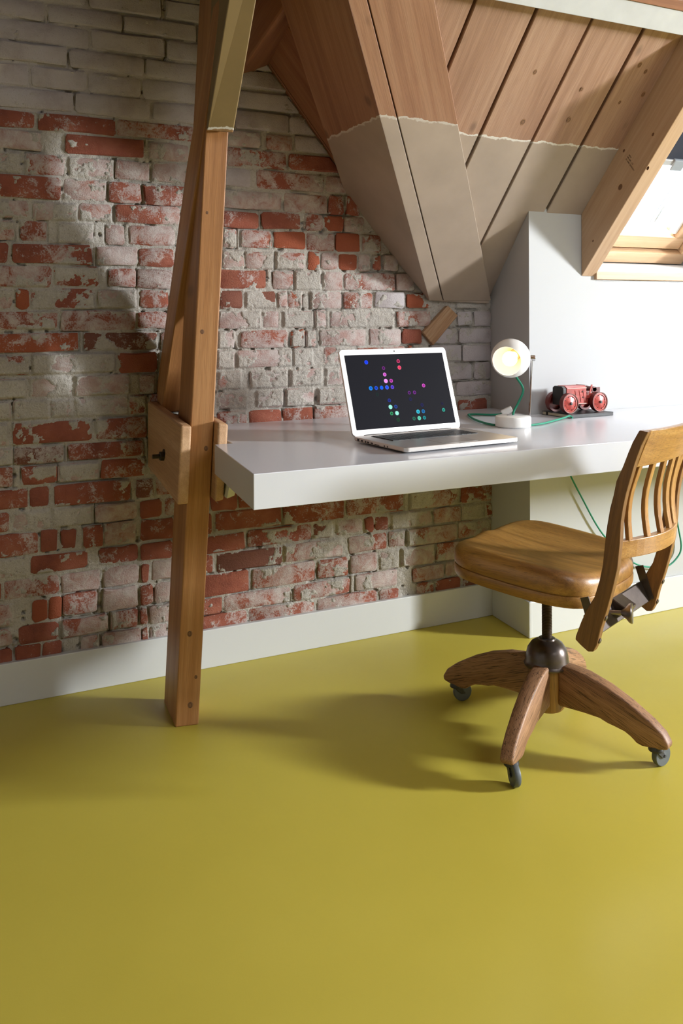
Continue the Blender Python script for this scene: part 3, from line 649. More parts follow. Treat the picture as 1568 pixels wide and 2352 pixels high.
# ------------------------------------------------------------------ laptop
M_al = flat('laptop_aluminium', (0.74, 0.72, 0.70), 0.33, 0.85)
M_alw = flat('laptop_bezel', (0.80, 0.79, 0.78), 0.35, 0.6)
M_key = flat('black_keys', (0.012, 0.012, 0.014), 0.4)
lap = empty('laptop', (1.088, 1.855, .75), math.radians(4), 'open silver laptop with coloured dots on a black screen', 'laptop')
LW, LD = .36, .247
def rrect(x0, x1, y0, y1, r, n=5):
    out = []
    for cx, cy, a0 in ((x1 - r, y0 + r, -90), (x1 - r, y1 - r, 0), (x0 + r, y1 - r, 90), (x0 + r, y0 + r, 180)):
        for k in range(n + 1): a = math.radians(a0 + 90 * k / n); out.append((cx + r * math.cos(a), cy + r * math.sin(a)))
    return out
rr = rrect(0, LW, 0, LD, .011)
rin = rrect(.006, LW - .006, .006, LD - .004, .010)
mk('base', cat(prism([(x, y, .003) for x, y in rin], [(x, y, .006) for x, y in rr]), prism([(x, y, .006) for x, y in rr], [(x, y, .0155) for x, y in rr])), M_al, lap, bevel=.0008, seg=1)
for fx, fy in ((.03, .03), (LW - .03, .03), (.03, LD - .03), (LW - .03, LD - .03)):
    mk('foot', lathe([(.006, 0), (.006, .0032)], 12, (fx, fy, 0)), M_key, lap)
mk('keyboard_well', prism([(x, y, .0153) for x, y in rrect(.040, .320, .118, .222, .003)], [(x, y, .0159) for x, y in rrect(.040, .320, .118, .222, .003)]), flat('keyboard_well', (0.03, 0.03, 0.033), 0.5), lap)
for r in range(6):
    y0 = .120 + (5 - r) * .0172; kh = .0145 if r else .011; x = .042
    ws = [1] * 14 if r < 5 else [1, 1, 1, 1.25, 5.2, 1.25, 1, 1, 1, 1]
    u = .276 / sum(ws)
    for w_ in ws: mk('key', box(x + .001, x + w_ * u - .0012, y0, y0 + kh, .0158, .0172), M_key, lap); x += w_ * u
mk('trackpad', prism([(x, y, .0153) for x, y in rrect(.127, .233, .012, .090, .004)], [(x, y, .0158) for x, y in rrect(.127, .233, .012, .090, .004)]), flat('trackpad', (0.42, 0.40, 0.385), 0.35, 0.5), lap)
mk('lid_notch', box(.165, .195, -.0003, .004, .0135, .0157), flat('notch', (0.45, 0.44, 0.43), 0.4, 0.6), lap)
for y, w_, h_ in ((.215, .010, .006), (.196, .010, .0045), (.180, .006, .005), (.166, .010, .004), (.148, .010, .004), (.118, .022, .002), (.092, .004, .004), (.078, .004, .004)):
    mk('port', box(-.0004, .003, y, y + w_, .0065, .0065 + h_), M_key, lap)
TL = math.radians(18)
lx, ly, lz = V((1, 0, 0)), V((0, math.sin(TL), math.cos(TL))), V((0, -math.cos(TL), math.sin(TL)))   # lid axes, lz = face normal
LO = V((0, .247, .0145))
def lid(u, v, d): return tuple(LO + lx * u + ly * v + lz * d)
LH = .240
lr = rrect(0, LW, 0, LH, .011)
lidob = mk('lid', prism([lid(u, v, -.0065) for u, v in lr], [lid(u, v, 0) for u, v in lr]), M_alw, lap, bevel=.0008, seg=1)
mk('hinge', tube([lid(.035, -.001, -.003), lid(.325, -.001, -.003)], .0048, 12), M_key, lap, smooth=True)
SX0, SX1, SV0, SV1 = .0145, LW - .0145, .016, LH - .0165
M_scr = flat('screen_black', (0.006, 0.006, 0.008), 0.5, spec=0.03, emit=(0.30, 0.30, 0.42), estr=0.02)
mk('screen', prism([lid(u, v, 0) for u, v in ((SX0, SV0), (SX1, SV0), (SX1, SV1), (SX0, SV1))], [lid(u, v, .0004) for u, v in ((SX0, SV0), (SX1, SV0), (SX1, SV1), (SX0, SV1))]), M_scr, lap)
mk('webcam', lathe([(.0022, 0), (.0022, .0003)], 14, lid(LW / 2, LH - .008, 0), tuple(lz)), M_key, lap)
DOTS = [(0,0,(.04,.09,1),(.002,.05,.95),1.05),(6,0,(.75,.09,.22),(.30,.004,.06),.95),(6,1,(1,.16,.26),(.95,.03,.12),1.05),(3,1,(.25,.04,.28),(.06,.004,.09),.85),(3,2,(.95,.30,.95),(.6,.06,.55),.95),(3,3,(1,.40,1),(1,.34,.95),1.08),(4,3,(.75,.12,.60),(.35,.01,.30),.95),
(0,4,(.02,.35,1),(.0,.13,.8),1.02),(1,4,(.03,.13,.85),(.0,.04,.55),.95),(2,4,(.02,.16,1),(.0,.12,.95),.98),(3,4,(.10,.16,1),(.0,.09,.95),1.03),(4,4,(.22,.10,.85),(.05,.03,.55),.95),(10,4,(.85,.14,.70),(.4,.02,.36),.95),(7,5,(.20,.04,.30),(.05,.005,.09),.85),(8,5,(.26,.04,.36),(.06,.006,.11),.88),
(1,5,(.012,.03,.032),(.01,.02,.02),.9),(3,6,(.03,.05,.35),(.012,.018,.16),.9),(7,6,(.02,.02,.09),(.012,.012,.05),.9),(3,7,(.35,.95,.80),(.40,1,.82),1.08),(4,7,(.03,.10,.45),(.01,.03,.16),.9),(3,8,(.06,.50,.20),(.01,.12,.05),.85),(4,8,(.35,.95,.80),(.40,1,.82),1.05),(4,9,(.015,.06,.03),(.012,.04,.02),1.0),
(8,8,(.10,.70,.85),(.0,.40,.60),1.0),(9,8,(.03,.25,.60),(.0,.10,.30),.95),(7,9,(.03,.22,.14),(.01,.09,.05),.88),(8,9,(.20,.85,.60),(.10,.60,.42),1.0),(9,9,(.03,.40,.42),(.0,.17,.19),.9),(9,7,(.02,.02,.12),(.012,.012,.06),.9),(13,8,(.05,.55,.42),(.01,.20,.17),.9),(13,7,(.015,.012,.05),(.01,.01,.035),.75),(1,3,(.02,.015,.05),(.01,.01,.03),.8),(2,3,(.02,.015,.05),(.01,.01,.03),.8)]
for i_, (c_, r_, rc, cc, sz) in enumerate(DOTS):
    u = SX0 + (SX1 - SX0) * (.201 + c_ * .0535); v = SV0 + (SV1 - SV0) * (.897 - r_ * .0888); R_ = .0058 * sz
    for rad, colr, dd, nm in ((R_, rc, .0007, 'dot_ring'), (R_ * .68, cc, .0010, 'dot_core')):
        ring = [lid(u + rad * math.cos(a * math.pi / 10), v + rad * math.sin(a * math.pi / 10), dd) for a in range(20)]
        mm = flat('dot', (0, 0, 0), 0.5, spec=0.03, emit=colr, estr=0.9)
        mk(nm, (ring, [tuple(range(20))]), mm, lap)
# ------------------------------------------------------------------ desk lamp
lamp = empty('desk_lamp', (1.647, 2.170, .75), 0, 'white globe desk lamp switched on, chrome upright', 'lamp')
M_lw = flat('lamp_white', (0.80, 0.79, 0.76), 0.3); M_chrome = flat('chrome', (0.80, 0.80, 0.82), 0.12, 1.0)
M_lin = flat('lamp_inside', (0.84, 0.77, 0.60), 0.5)
M_bulb = flat('bulb_glow', (1, 1, 1), 0.5, emit=(1.0, 0.82, 0.52), estr=5.0)
M_green = flat('green_textile_cord', (0.012, 0.23, 0.135), 0.6, bmp=0.5, bscale=900)
LP = V(lamp.location)
mk('base', lathe([(0, 0), (.050, 0), (.0535, .003), (.0535, .028), (.0515, .032), (.048, .0335), (0, .0335)], 48), M_lw, lamp, smooth=True)
bx = ri.copy(); bx.z = 0; bx.normalize(); bv = V((-bx.y, bx.x, 0))
def bp(a, c, z): return tuple(bx * a + bv * c + V((0, 0, z)))
mk('bracket', hexa([bp(-.018, -.008, .0335), bp(.050, -.008, .0335), bp(.050, .008, .0335), bp(-.018, .008, .0335), bp(-.018, -.008, .0355), bp(.050, -.008, .0355), bp(.050, .008, .0355), bp(-.018, .008, .0355)]), M_chrome, lamp, bevel=.0006, seg=1)
mk('upright', hexa([bp(.0475, -.008, .030), bp(.0505, -.008, .030), bp(.0505, .008, .030), bp(.0475, .008, .030), bp(.0555, -.008, .212), bp(.0585, -.008, .212), bp(.0585, .008, .212), bp(.0555, .008, .212)]), M_chrome, lamp, bevel=.0008, seg=1)
HC = V((1.641, 2.173, .956)) - LP; HA = V((-.794, -.578, -.188)).normalized()
a0 = math.asin(.0445 / .059)
prof = [(.059 * math.sin(a), .059 * math.cos(a)) for a in [a0 + (math.pi - a0) * k / 24 for k in range(25)]]
pin = [(.0568 * math.sin(a), .0568 * math.cos(a)) for a in [math.pi - (math.pi - a0 - .01) * k / 24 for k in range(25)]]
prof[-1] = (0.0, -.059); pin[0] = (0.0, -.0568)
mk('globe', lathe(prof, 48, tuple(HC), tuple(HA), caps=False), M_lw, lamp, smooth=True)
mk('globe_lining', lathe(pin, 48, tuple(HC), tuple(HA), caps=False), M_lin, lamp, smooth=True)
mk('rim', lathe([(.0447, .0386), (.0440, .0392), (.0428, .0376)], 48, tuple(HC), tuple(HA), caps=False), M_lw, lamp, smooth=True)
bulb = mk('bulb', lathe([(.0001, .0225)] + [(.0225 * math.sin(a), .0225 * math.cos(a)) for a in [math.pi * k / 16 for k in range(1, 13)]] + [(.012, -.030), (.012, -.045)], 24, tuple(HC + HA * .008), tuple(HA)), M_bulb, lamp, smooth=True)
mk('socket', lathe([(.017, -.057), (.017, -.034), (.013, -.034)], 24, tuple(HC), tuple(HA)), flat('socket_brown', (0.45, 0.22, 0.06), 0.5), lamp, smooth=True)
kb = V(bp(.0595, 0, .206))
mk('pivot_knob', tube([V(bp(.049, 0, .206)), V(bp(.0535, 0, .206)), V(bp(.066, 0, .206)), V(bp(.0675, 0, .206))], [.0085, .0092, .0092, .007], 20), M_chrome, lamp, smooth=True)
ld = bpy.data.lights.new('bulb_light', 'POINT'); ld.energy = 0.16; ld.color = (1.0, 0.80, 0.55); ld.shadow_soft_size = .023
lo = bpy.data.objects.new('bulb_light', ld); COL.objects.link(lo); lo.parent = lamp; lo.location = HC + HA * .034
mk('lamp_lead', tube(smoothpath([HC + (V((0, 0, -.72)) - HA * .69).normalized() * .0592, HC + (V((0, 0, -.80)) - HA * .60).normalized() * .072, V(bp(.033, .012, .112)), V(bp(.018, .004, .074)), V(bp(.003, 0, .048)), V(bp(.0, 0, .034))], 6), .0036, 10), M_green, lamp, smooth=True)
# its flex on the desk
flex = empty('lamp_flex', (1.58, 2.25, .75), 0, 'green textile flex with a white switch lying behind the lamp', 'cable')
FO = V(flex.location)
mk('cord', rel(tube(smoothpath([(1.600, 2.20, .7545), (1.600, 2.24, .7545), (1.632, 2.350, .754), (1.682, 2.455, .754), (1.700, 2.475, .754), (1.722, 2.470, .754), (1.755, 2.435, .754), (1.780, 2.415, .756), (1.7865, 2.409, .760)], 7), .0034, 10), FO), M_green, flex, smooth=True)
sc_ = V((1.796, 2.400, .768)); sa = V((.72, -.50, .42)).normalized(); sb = V((.5, .8, 0)).normalized(); sb = (sb - sa * sb.dot(sa)).normalized(); sn = sa.cross(sb)
def sp(a, c, d): return tuple(sc_ + sa * a + sb * c + sn * d)
mk('switch', rel(hexa([sp(-.019, -.011, -.010), sp(.019, -.011, -.010), sp(.019, .011, -.010), sp(-.019, .011, -.010), sp(-.019, -.011, .010), sp(.019, -.011, .010), sp(.019, .011, .010), sp(-.019, .011, .010)]), FO), flat('cord_switch', (0.78, 0.77, 0.74), 0.35), flex, bevel=.004, seg=3)
mk('flex_tail', tube(smoothpath([(1.695, 2.146, .7545), (1.740, 2.155, .7545), (1.800, 2.185, .7545), (1.870, 2.225, .7545), (1.905, 2.238, .757), (1.925, 2.243, .760), (1.932, 2.241, .757), (1.933, 2.236, .7535)], 7), .0032, 10), M_green, None, smooth=True,
   label='green textile cord running from the lamp to the notebook', cat_='cable')
# cable hanging below the desk on the knee wall
mk('hanging_cable', tube(smoothpath([(1.985, 2.385, .6735), (2.03, 2.386, .575), (2.10, 2.388, .460), (2.20, 2.389, .315), (2.330, 2.388, .205), (2.420, 2.388, .172), (2.505, 2.388, .165), (2.560, 2.388, .195), (2.575, 2.388, .232), (2.562, 2.389, .30), (2.530, 2.389, .42), (2.505, 2.389, .56), (2.50, 2.388, .6735)], 8), .0030, 10), M_green, None, smooth=True,
   label='green cable hanging from the desk along the white knee wall', cat_='cable')
# ------------------------------------------------------------------ notebook and toy roller on it
nb = empty('notebook', (1.936, 2.249, .7505), math.radians(1.5), 'closed black notebook lying under the red toy', 'notebook')
M_nb = flat('black_cover', (0.010, 0.010, 0.011), 0.42, spec=0.3); M_pg = flat('cream_pages', (0.66, 0.60, 0.46), 0.7)
mk('cover', cat(prism([(x, y, 0) for x, y in rrect(0, .188, 0, .142, .006)], [(x, y, .0012) for x, y in rrect(0, .188, 0, .142, .006)]),
                prism([(x, y, .0103) for x, y in rrect(0, .188, 0, .142, .006)], [(x, y, .0115) for x, y in rrect(0, .188, 0, .142, .006)]), box(.002, .186, .0, .0015, .0005, .0110)), M_nb, nb)
mk('pages', box(.003, .184, .002, .138, .0012, .0103), M_pg, nb)
mk('elastic', box(-.0004, .1884, .112, .118, -.0002, .0119), M_nb, nb)
toy = empty('toy_tractor', (2.022, 2.322, .762), 0, 'old red tin toy tractor with four wheels standing on the notebook', 'toy')
M_red, t, b = newmat('red_tin')
wp = nd(t, 'ShaderNodeNewGeometry').outputs['Position']
lk(t, ramp(t, noise(t, wp, 90.0, 5.0, 0.6), [(0.3, (0.26, 0.030, 0.022)), (0.55, (0.42, 0.050, 0.034)), (0.8, (0.50, 0.12, 0.085))]), b.inputs['Base Color']); b.inputs['Roughness'].default_value = 0.35
M_redd = flat('red_tyre', (0.13, 0.020, 0.016), 0.45); M_blk = flat('toy_black', (0.012, 0.011, 0.010), 0.5); M_pin = flat('pinkish_trim', (0.62, 0.42, 0.36), 0.4)
def wheel(x, y, side):
    o_ = (x, y, .033); ax = (0, side, 0)
    w = mk('wheel', lathe([(.026, -.0085), (.033, -.0085), (.033, .0085), (.0305, .0085), (.0300, .0040), (.026, .0040), (.026, -.0085)], 40, o_, ax, caps=False), M_redd, toy, smooth=True)
    mk('wheel_rim', lathe([(.0300, .0078), (.0312, .0090), (.0322, .0078)], 40, o_, ax, caps=False), M_pin, toy, smooth=True)
    mk('wheel_disc', lathe([(.0300, .0040), (.0300, .0062), (.0245, .0066), (.0225, .0050), (.0100, .0090), (.0, .0100)], 40, o_, ax), M_red, toy, smooth=True)
    mk('axle_nut', lathe([(.0045, .0088), (.0045, .0135), (.0, .0140)], 12, o_, ax), M_blk, toy)
    for k in range(8):
        a = k * math.pi / 4 + .3; p = V(o_) + V((math.cos(a) * .0225, side * .0058, math.sin(a) * .0225))
        mk('rivet', lathe([(.0014, -.001), (.0014, .0016), (0, .0022)], 8, tuple(p), ax), M_blk, toy)
for x in (-.060, .066): wheel(x, -.036, -1); wheel(x, .036, 1)
for x in (-.060, .066): mk('axle', tube([(x, -.040, .033), (x, .040, .033)], .003, 10), M_blk, toy)
hd2 = [(-.027, .026), (-.027, .082), (-.018, .0885), (.018, .0885), (.027, .082), (.027, .026)]
mk('hood', prism([(-.062, y, z) for y, z in hd2], [(.022, y, z) for y, z in hd2]), M_red, toy, bevel=.0012, seg=2)
mk('radiator', prism([(-.078, y * .98, z) for y, z in hd2], [(-.0622, y * .98, z - .001) for y, z in hd2]), M_blk, toy, bevel=.003)
mk('hood_trim', box(-.061, .022, -.0282, -.0268, .0795, .0818), M_pin, toy)
for x in (-.028, -.010, .006): mk('hood_rib', prism([(x, -.0284, .074), (x + .003, -.0284, .074), (x + .011, -.0284, .034), (x + .008, -.0284, .034)], [(x, -.0265, .074), (x + .003, -.0265, .074), (x + .011, -.0265, .034), (x + .008, -.0265, .034)]), M_red, toy)
mk('sill_flange', box(-.030, .020, -.032, -.0265, .028, .0305), M_pin, toy)
mk('chassis', box(-.062, .090, -.020, .020, .024, .044), M_red, toy, bevel=.002)
mk('cab_floor', box(.022, .092, -.026, .026, .044, .056), M_red, toy, bevel=.003)
mk('mudguard', box(.036, .092, -.027, -.022, .050, .062), M_red, toy, bevel=.002)
mk('seat', tube([(.062, -.022, .074), (.062, .022, .074)], .0085, 16), M_redd, toy, smooth=True)
mk('seat_back', box(.050, .086, -.022, -.0195, .060, .080), M_redd, toy, bevel=.002)
mk('steering_column', tube([(.022, .0, .056), (.034, .0, .074)], .002, 8), M_blk, toy)
mk('steering_wheel', lathe([(.012, -.001), (.014, 0), (.012, .001)], 20, (.035, 0, .075), (.5, 0, .86)), M_blk, toy)
mk('lever', prism([(.034, -.026, .060), (.041, -.026, .060), (.0505, -.026, .090), (.0440, -.026, .090)], [(.034, -.0235, .060), (.041, -.0235, .060), (.0505, -.0235, .090), (.0440, -.0235, .090)]), M_red, toy, bevel=.0008)
mk('hood_cap', prism([(.020, -.022, .0885), (.034, -.018, .0865), (.034, .018, .0865), (.020, .022, .0885)], [(.020, -.022, .0897), (.034, -.018, .0877), (.034, .018, .0877), (.020, .022, .0897)]), M_redd, toy)
for x, z in ((.004, .068), (.006, .050), (.026, .040)): mk('rivet', lathe([(.0022, 0), (.0022, .0016), (0, .0024)], 10, (x, -.027 if x < .02 else -.020, z), (0, -1, 0)), M_blk, toy)
# ------------------------------------------------------------------ swivel chair (local X = sideways, Y = forward)
chair = empty('swivel_chair', (1.50, 1.837, 0), math.radians(24), 'old oak swivel chair with slatted back and castors at the desk', 'chair')
M_seat = wood('varnished_seat', (0.20, 0.085, 0.018), (0.33, 0.155, 0.034), (0.44, 0.225, 0.058), 0.38, 1.1, 0.4, 0.0, coat=0.25, pores=0.35)
M_back = wood('worn_oak_back', (0.27, 0.115, 0.026), (0.39, 0.19, 0.048), (0.50, 0.275, 0.085), 0.42, 1.3, 0.5, 0.0, coat=0.15, pores=0.4)
M_up = wood('brown_oak_upright', (0.13, 0.052, 0.016), (0.205, 0.088, 0.025), (0.28, 0.13, 0.038), 0.45, 1.0, 0.4, 0.0, coat=0.15, pores=0.25)
M_leg = wood('weathered_oak_leg', (0.19, 0.085, 0.036), (0.29, 0.145, 0.068), (0.38, 0.205, 0.105), 0.55, 1.2, 0.6, 0.0, pores=0.9)
M_hub = wood('oak_hub', (0.22, 0.10, 0.022), (0.32, 0.155, 0.036), (0.40, 0.21, 0.055), 0.4, 1.2, 0.5, 0.0, coat=0.2, pores=0.6)
M_steel = flat('brown_steel', (0.11, 0.088, 0.078), 0.30, 0.75, var=0.15, vscale=40)
M_cast = flat('castor_iron', (0.055, 0.055, 0.058), 0.45, 0.7); M_rub = flat('grey_rubber_wheel', (0.085, 0.098, 0.105), 0.5)
# saddle seat
def outline(a):
    c, s = math.cos(a), math.sin(a)
    n = 4.2
    hw, hf = .207, (.200 if s > 0 else .190)
    r = (abs(c / hw) ** n + abs(s / hf) ** n) ** (-1 / n)
    x, y = r * c, r * s
    x *= 1 - .10 * max(0, -y / .19) ** 1.5            # a little narrower at the back
    y -= 0 if s > 0 else .012 * (1 - (x / .2) ** 2) * 0
    return x, y
def seat_h(x, y):
    sx, sy = x / .205, y / .2
    h = .469 + .030 * abs(sx) ** 2.2 + .006 * max(0, sy) ** 2 + .010 * max(0, -sy) ** 2
    h += .010 * math.exp(-(sx / .18) ** 2) * max(0, sy) ** 1.5   # ridge between the thighs
    return h
TILT = .085
NS, vs, fs = 72, [], []
rings = [.0, .12, .25, .38, .5, .61, .71, .80, .87, .92, .955, .98, .995, 1.0]
for q_ in rings[1:]:
    for k in range(NS):
        x, y = outline(2 * math.pi * k / NS); e = max(0, (q_ - .86) / .14)
        drop = (1 - math.sqrt(max(0, 1 - e * e)))
        h0 = seat_h(x * q_, y * q_); vs.append((x * q_, y * q_, h0 - drop * (h0 - .455) + TILT * y * q_))
def ring(scale, z):
    for k in range(NS): x, y = outline(2 * math.pi * k / NS); vs.append((x * scale, y * scale, z + TILT * y * scale))
for sc2, z in ((1.0, .444), (.995, .4385), (.982, .4375), (.982, .4355), (.995, .4345), (1.0, .431), (.998, .415), (.985, .408), (.95, .406), (.4, .406)): ring(sc2, z)
nr = len(vs) // NS
for i in range(nr - 1):
    for k in range(NS): fs.append((i * NS + k, i * NS + (k + 1) % NS, (i + 1) * NS + (k + 1) % NS, (i + 1) * NS + k))
vs.append((0, 0, seat_h(0, 0))); ci = len(vs) - 1
for k in range(NS): fs.append((ci, (k + 1) % NS, k))
fs.append(tuple((nr - 1) * NS + k for k in range(NS)))
mk('seat', (vs, fs), M_seat, chair, grain=(0, 1, 0), smooth=True)
# pedestal: hub, cap and screw
mk('hub', lathe([(.040, .066), (.045, .072), (.0455, .180), (.044, .184)], 40), M_hub, chair, grain=(0, 0, 1), smooth=True)
mk('cap', lathe([(.0560, .1755), (.0590, .1765), (.0597, .1805), (.0570, .1835), (.0553, .1865), (.0547, .200), (.050, .219), (.040, .234), (.027, .2415), (.022, .2425), (.0205, .2465), (.0150, .2475)], 48), M_steel, chair, smooth=True)
for a in (200, 320, 80):
    a = math.radians(a); d = V((math.cos(a) * .9, math.sin(a) * .9, .25)).normalized()
    mk('cap_screw', lathe([(.0048, -.002), (.0048, .0015), (.003, .0030), (0, .0032)], 14, (math.cos(a) * .0495, math.sin(a) * .0495, .203), tuple(d)), M_steel, chair, smooth=True)
pr = []
zz = .235
while zz < .395: pr += [(.0118, zz), (.0132, zz + .0013), (.0132, zz + .0022), (.0118, zz + .0035)]; zz += .0040
mk('screw_spindle', lathe(pr, 28), flat('rusty_screw', (0.075, 0.052, 0.040), 0.4, 0.8), chair)
# four legs with castors
LP2 = [(.040, .190), (.075, .189), (.113, .184), (.170, .167), (.225, .142), (.278, .111), (.306, .089), (.320, .067), (.317, .055), (.296, .051), (.256, .0475), (.243, .0505), (.228, .062), (.213, .070), (.192, .0745), (.169, .0785), (.150, .085), (.106, .087), (.040, .086)]
def make_leg(ang, sw):
    c, s = math.cos(ang), math.sin(ang); d = V((c, s, 0)); n = V((-s, c, 0))
    hw = lambda r: .0205 - .004 * max(0, (r - .1) / .22)
    A = [tuple(d * r - n * hw(r) + V((0, 0, z))) for r, z in LP2]; B = [tuple(d * r + n * hw(r) + V((0, 0, z))) for r, z in LP2]
    lg = mk('leg', prism(A, B), M_leg, chair, grain=d - V((0, 0, .38)), bevel=.006, seg=3, smooth=True)
    o_ = d * .284
    mk('castor_cup', lathe([(.0, .053), (.0165, .053), (.0175, .047), (.0185, .0445), (.0175, .041), (.0125, .040), (.0, .040)], 24, tuple(o_)), M_cast, lg, smooth=True)
    t_ = V((math.cos(sw), math.sin(sw), 0)); a_ = V((-t_.y, t_.x, 0)); wc = o_ + t_ * .018 + V((0, 0, .0265))
    for sd in (-1, 1):
        p = [o_ + V((0, 0, .0415)) + a_ * sd * .0092 - t_ * .010, o_ + V((0, 0, .0415)) + a_ * sd * .0092 + t_ * .012, wc + a_ * sd * .0092 + t_ * .0065 - V((0, 0, .004)), wc + a_ * sd * .0092 - t_ * .0065 - V((0, 0, .004))]
        mk('castor_fork', prism([tuple(v) for v in p], [tuple(v + a_ * sd * .0022) for v in p]), M_cast, lg, bevel=.0008, seg=1)
    mk('castor_wheel', lathe([(.006, -.0075), (.012, -.0065), (.020, -.0075), (.0248, -.0072), (.0265, -.0045), (.0265, .0045), (.0248, .0072), (.020, .0075), (.012, .0065), (.006, .0075)], 32, tuple(wc), tuple(a_)), M_rub, lg, smooth=True)
    mk('castor_axle', tube([tuple(wc - a_ * .0128), tuple(wc + a_ * .0128)], .0035, 12), M_cast, lg, smooth=True)
LEGA = [88, 190, 270, 9]
SW = [math.radians(-24 - 10), math.radians(-24 - 105), math.radians(-24 + 5), math.radians(-24 + 60)]
for a, sw in zip(LEGA, SW): make_leg(math.radians(a), sw)
# back uprights (profiles in the Y-Z plane)
FRT = [(-.320, .830), (-.305, .803), (-.294, .777), (-.283, .748), (-.267, .712), (-.260, .679), (-.252, .649), (-.245, .610), (-.241, .582), (-.234, .517), (-.226, .480), (-.214, .441), (-.193, .404), (-.181, .376), (-.168, .341), (-.167, .333), (-.180, .323), (-.198, .312)]
BCK = [(-.340, .828), (-.325, .797), (-.310, .756), (-.300, .721), (-.290, .687), (-.283, .655), (-.278, .623), (-.275, .572), (-.269, .515), (-.258, .468), (-.245, .420), (-.229, .371), (-.220, .333), (-.211, .315)]
PROF = FRT + BCK[::-1]
for x0, x1 in ((-.190, -.170), (.170, .190)):
    u_ = mk('back_upright', prism([(x0, y, z) for y, z in PROF], [(x1, y, z) for y, z in PROF]), M_up, chair, grain=(0, -.2, 1), bevel=.0022, seg=2)
    for y, z in ((-.222, .340), (-.237, .395)):
        n = V((0, -.95, -.30)).normalized()
        mk('upright_screw', lathe([(.0062, -.002), (.0062, .0012), (.0048, .0024), (0, .0026)], 16, ((x0 + x1) / 2, y - .0005, z), tuple(n)), M_steel, u_, smooth=True)
# rails and slats
def back_y(z):
    pts = sorted([(z_, y_) for y_, z_ in BCK]); 
    for (za, ya), (zb, yb) in zip(pts, pts[1:]):
        if za <= z <= zb: return ya + (yb - ya) * (z - za) / (zb - za)
    return pts[-1][1]
def rail(name, z0, z1, bow, th, mat, gap=.1705, ins=.004):
    sec = []
    for k in range(17):
        x = -gap + 2 * gap * k / 16; bb = bow * (1 - (x / gap) ** 2)
        sec.append([(x, back_y(z) - bb + dy, z) for z, dy in ((z0, ins), (z1, ins), (z1, th + ins), (z0, th + ins))])
    vs_, fs_ = [p for s_ in sec for p in s_], []
    for k in range(16):
        for j in range(4): fs_.append((k * 4 + j, k * 4 + (j + 1) % 4, k * 4 + 4 + (j + 1) % 4, k * 4 + 4 + j))
    fs_ += [(0, 1, 2, 3), (64, 67, 66, 65)]
    return mk(name, (vs_, fs_), mat, chair, grain=(1, 0, 0), bevel=.002, seg=2)
rail('top_rail', .744, .829, .022, .018, M_back, ins=.0005)
rail('bottom_rail', .532, .574, .046, .020, M_back, ins=.003)
for k in range(6):
    x = -.1425 + k * .057; w_ = .0105; secs = []
    for j in range(9):
        z = .570 + (.748 - .570) * j / 8; f_ = j / 8
        bb = (.046 * (1 - f_) + .022 * f_) * (1 - (x / .1705) ** 2); y = back_y(z) - bb + .006 + .006 * math.sin(math.pi * f_)
        secs.append([(x - w_, y, z), (x + w_, y, z), (x + w_, y + .010, z), (x - w_, y + .010, z)])
    vs_ = [p for s_ in secs for p in s_]; fs_ = [(0, 3, 2, 1), (32, 33, 34, 35)]
    for j in range(8):
        for i in range(4): fs_.append((j * 4 + i, j * 4 + (i + 1) % 4, j * 4 + 4 + (i + 1) % 4, j * 4 + 4 + i))
    mk('slat', (vs_, fs_), M_back, chair, grain=(0, -.1, 1), bevel=.0018, seg=2)
# steel seat plate, back bracket and knob
mk('seat_plate', prism([(-.045, .10, .398), (.045, .10, .398), (.030, -.175, .378), (-.030, -.175, .378)], [(-.055, .11, .414), (.055, .11, .414), (.040, -.180, .391), (-.040, -.180, .391)]), M_steel, chair, bevel=.003)
mk('back_bracket', cat(prism([(-.028, -.165, .388), (.028, -.165, .388), (.028, -.215, .352), (-.028, -.215, .352)], [(-.028, -.165, .404), (.028, -.165, .404), (.028, -.228, .372), (-.028, -.228, .372)]),
                       prism([(-.169, -.176, .385), (.169, -.176, .385), (.169, -.200, .338), (-.169, -.200, .338)], [(-.169, -.184, .388), (.169, -.184, .388), (.169, -.208, .341), (-.169, -.208, .341)])), M_steel, chair, bevel=.002, seg=1)
for sx in (-1, 1):
    mk('side_bracket', prism([(sx * .169, -.170, .425), (sx * .169, -.190, .432), (sx * .169, -.218, .350), (sx * .169, -.198, .338)], [(sx * .1655, -.170, .425), (sx * .1655, -.190, .432), (sx * .1655, -.218, .350), (sx * .1655, -.198, .338)]), M_steel, chair)
kn_o = V((-.048, -.200, .366)); kn_d = V((.30, -.88, .06)).normalized()
mk('tension_knob', lathe([(.006, -.03), (.006, .018), (.008, .020), (.013, .028), (.0225, .036), (.0245, .041), (.023, .044), (.014, .0405), (.0, .039)], 32, tuple(kn_o), tuple(kn_d)), flat('worn_steel', (0.26, 0.235, 0.22), 0.3, 0.9), chair, smooth=True)
mk('tilt_spring', tube([(0, -.13, .378), (0, -.195, .352)], .013, 16), M_steel, chair, smooth=True)
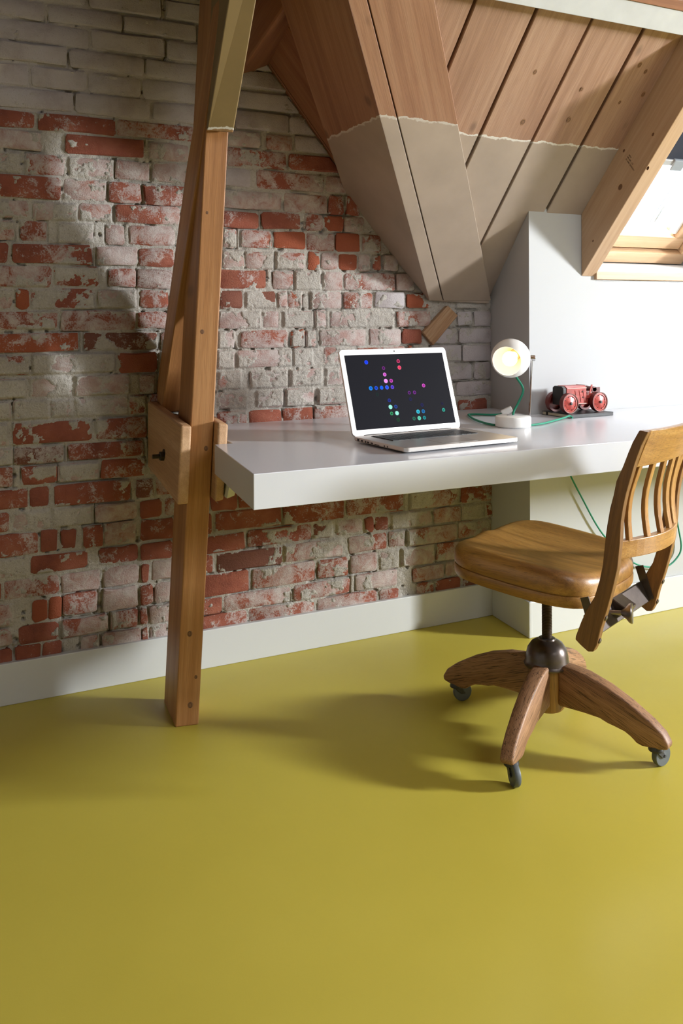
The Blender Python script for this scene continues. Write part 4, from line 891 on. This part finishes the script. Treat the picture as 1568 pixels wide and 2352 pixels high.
# ------------------------------------------------------------------ knots showing on the timbers
M_knot, t, b = newmat('pine_knot')
oc = nd(t, 'ShaderNodeTexCoord').outputs['Generated']
dist = nd(t, 'ShaderNodeVectorMath', {0: oc, 1: (0.5, 0.5, 0.5)}, operation='DISTANCE').outputs['Value']
lk(t, ramp(t, dist, [(0.0, (0.10, 0.042, 0.018)), (0.22, (0.21, 0.098, 0.042)), (0.36, (0.075, 0.032, 0.014)), (0.5, (0.22, 0.105, 0.045))]), b.inputs['Base Color']); b.inputs['Roughness'].default_value = 0.55
def knot(parent, p, n, g, r, stretch):
    n = V(n).normalized(); g = V(g); g = (g - n * g.dot(n)).normalized(); s_ = n.cross(g); p = V(p)
    ring = [tuple(p + n * .0002 + g * math.cos(a * math.pi / 8) * r * stretch + s_ * math.sin(a * math.pi / 8) * r) for a in range(16)]
    mk('knot', (ring + [tuple(p + n * .0007)], [(a, (a + 1) % 16, 16) for a in range(16)]), M_knot, parent, smooth=True)
pw_ = p0[1] - p0[0]; pn = pw_.cross(lean).normalized()
if pn.y > 0: pn = -pn
for z_, w_, r_ in ((1.045, .30, .0055), (.735, .72, .0060), (.245, .42, .0070), (.128, .78, .0045), (.055, .60, .0075), (1.36, .25, .0040)):
    knot(bpy.data.objects['timber_post'], p0[0] + lean * z_ + pw_ * w_, pn, lean, r_, 1.15)
for y_, z_, r_ in ((2.216, 1.506, .0085), (2.095, 1.55, .0050), (2.073, 1.653, .0045), (2.346, 1.339, .0035), (2.199, 1.623, .0045)): knot(raft, (2.121, y_, z_), (-1, 0, 0), slope_dir, r_, 1.35)
ct = ceiling.matrix_basis.translation
for x_, y_, r_ in ((1.659, 2.076, .006), (1.70, 2.186, .008), (1.864, 2.169, .007), (2.020, 2.028, .007), (2.056, 2.040, .006), (2.096, 2.090, .007), (2.022, 2.115, .005), (1.854, 2.098, .005)):
    best = min((c for c in ceiling.children if c.name.startswith('plank')), key=lambda c: abs((ct + c.matrix_basis.translation).x - x_))
    knot(best, on_roof(x_, y_, -.0016) - ct, -RN, slope_dir, r_, 1.5)
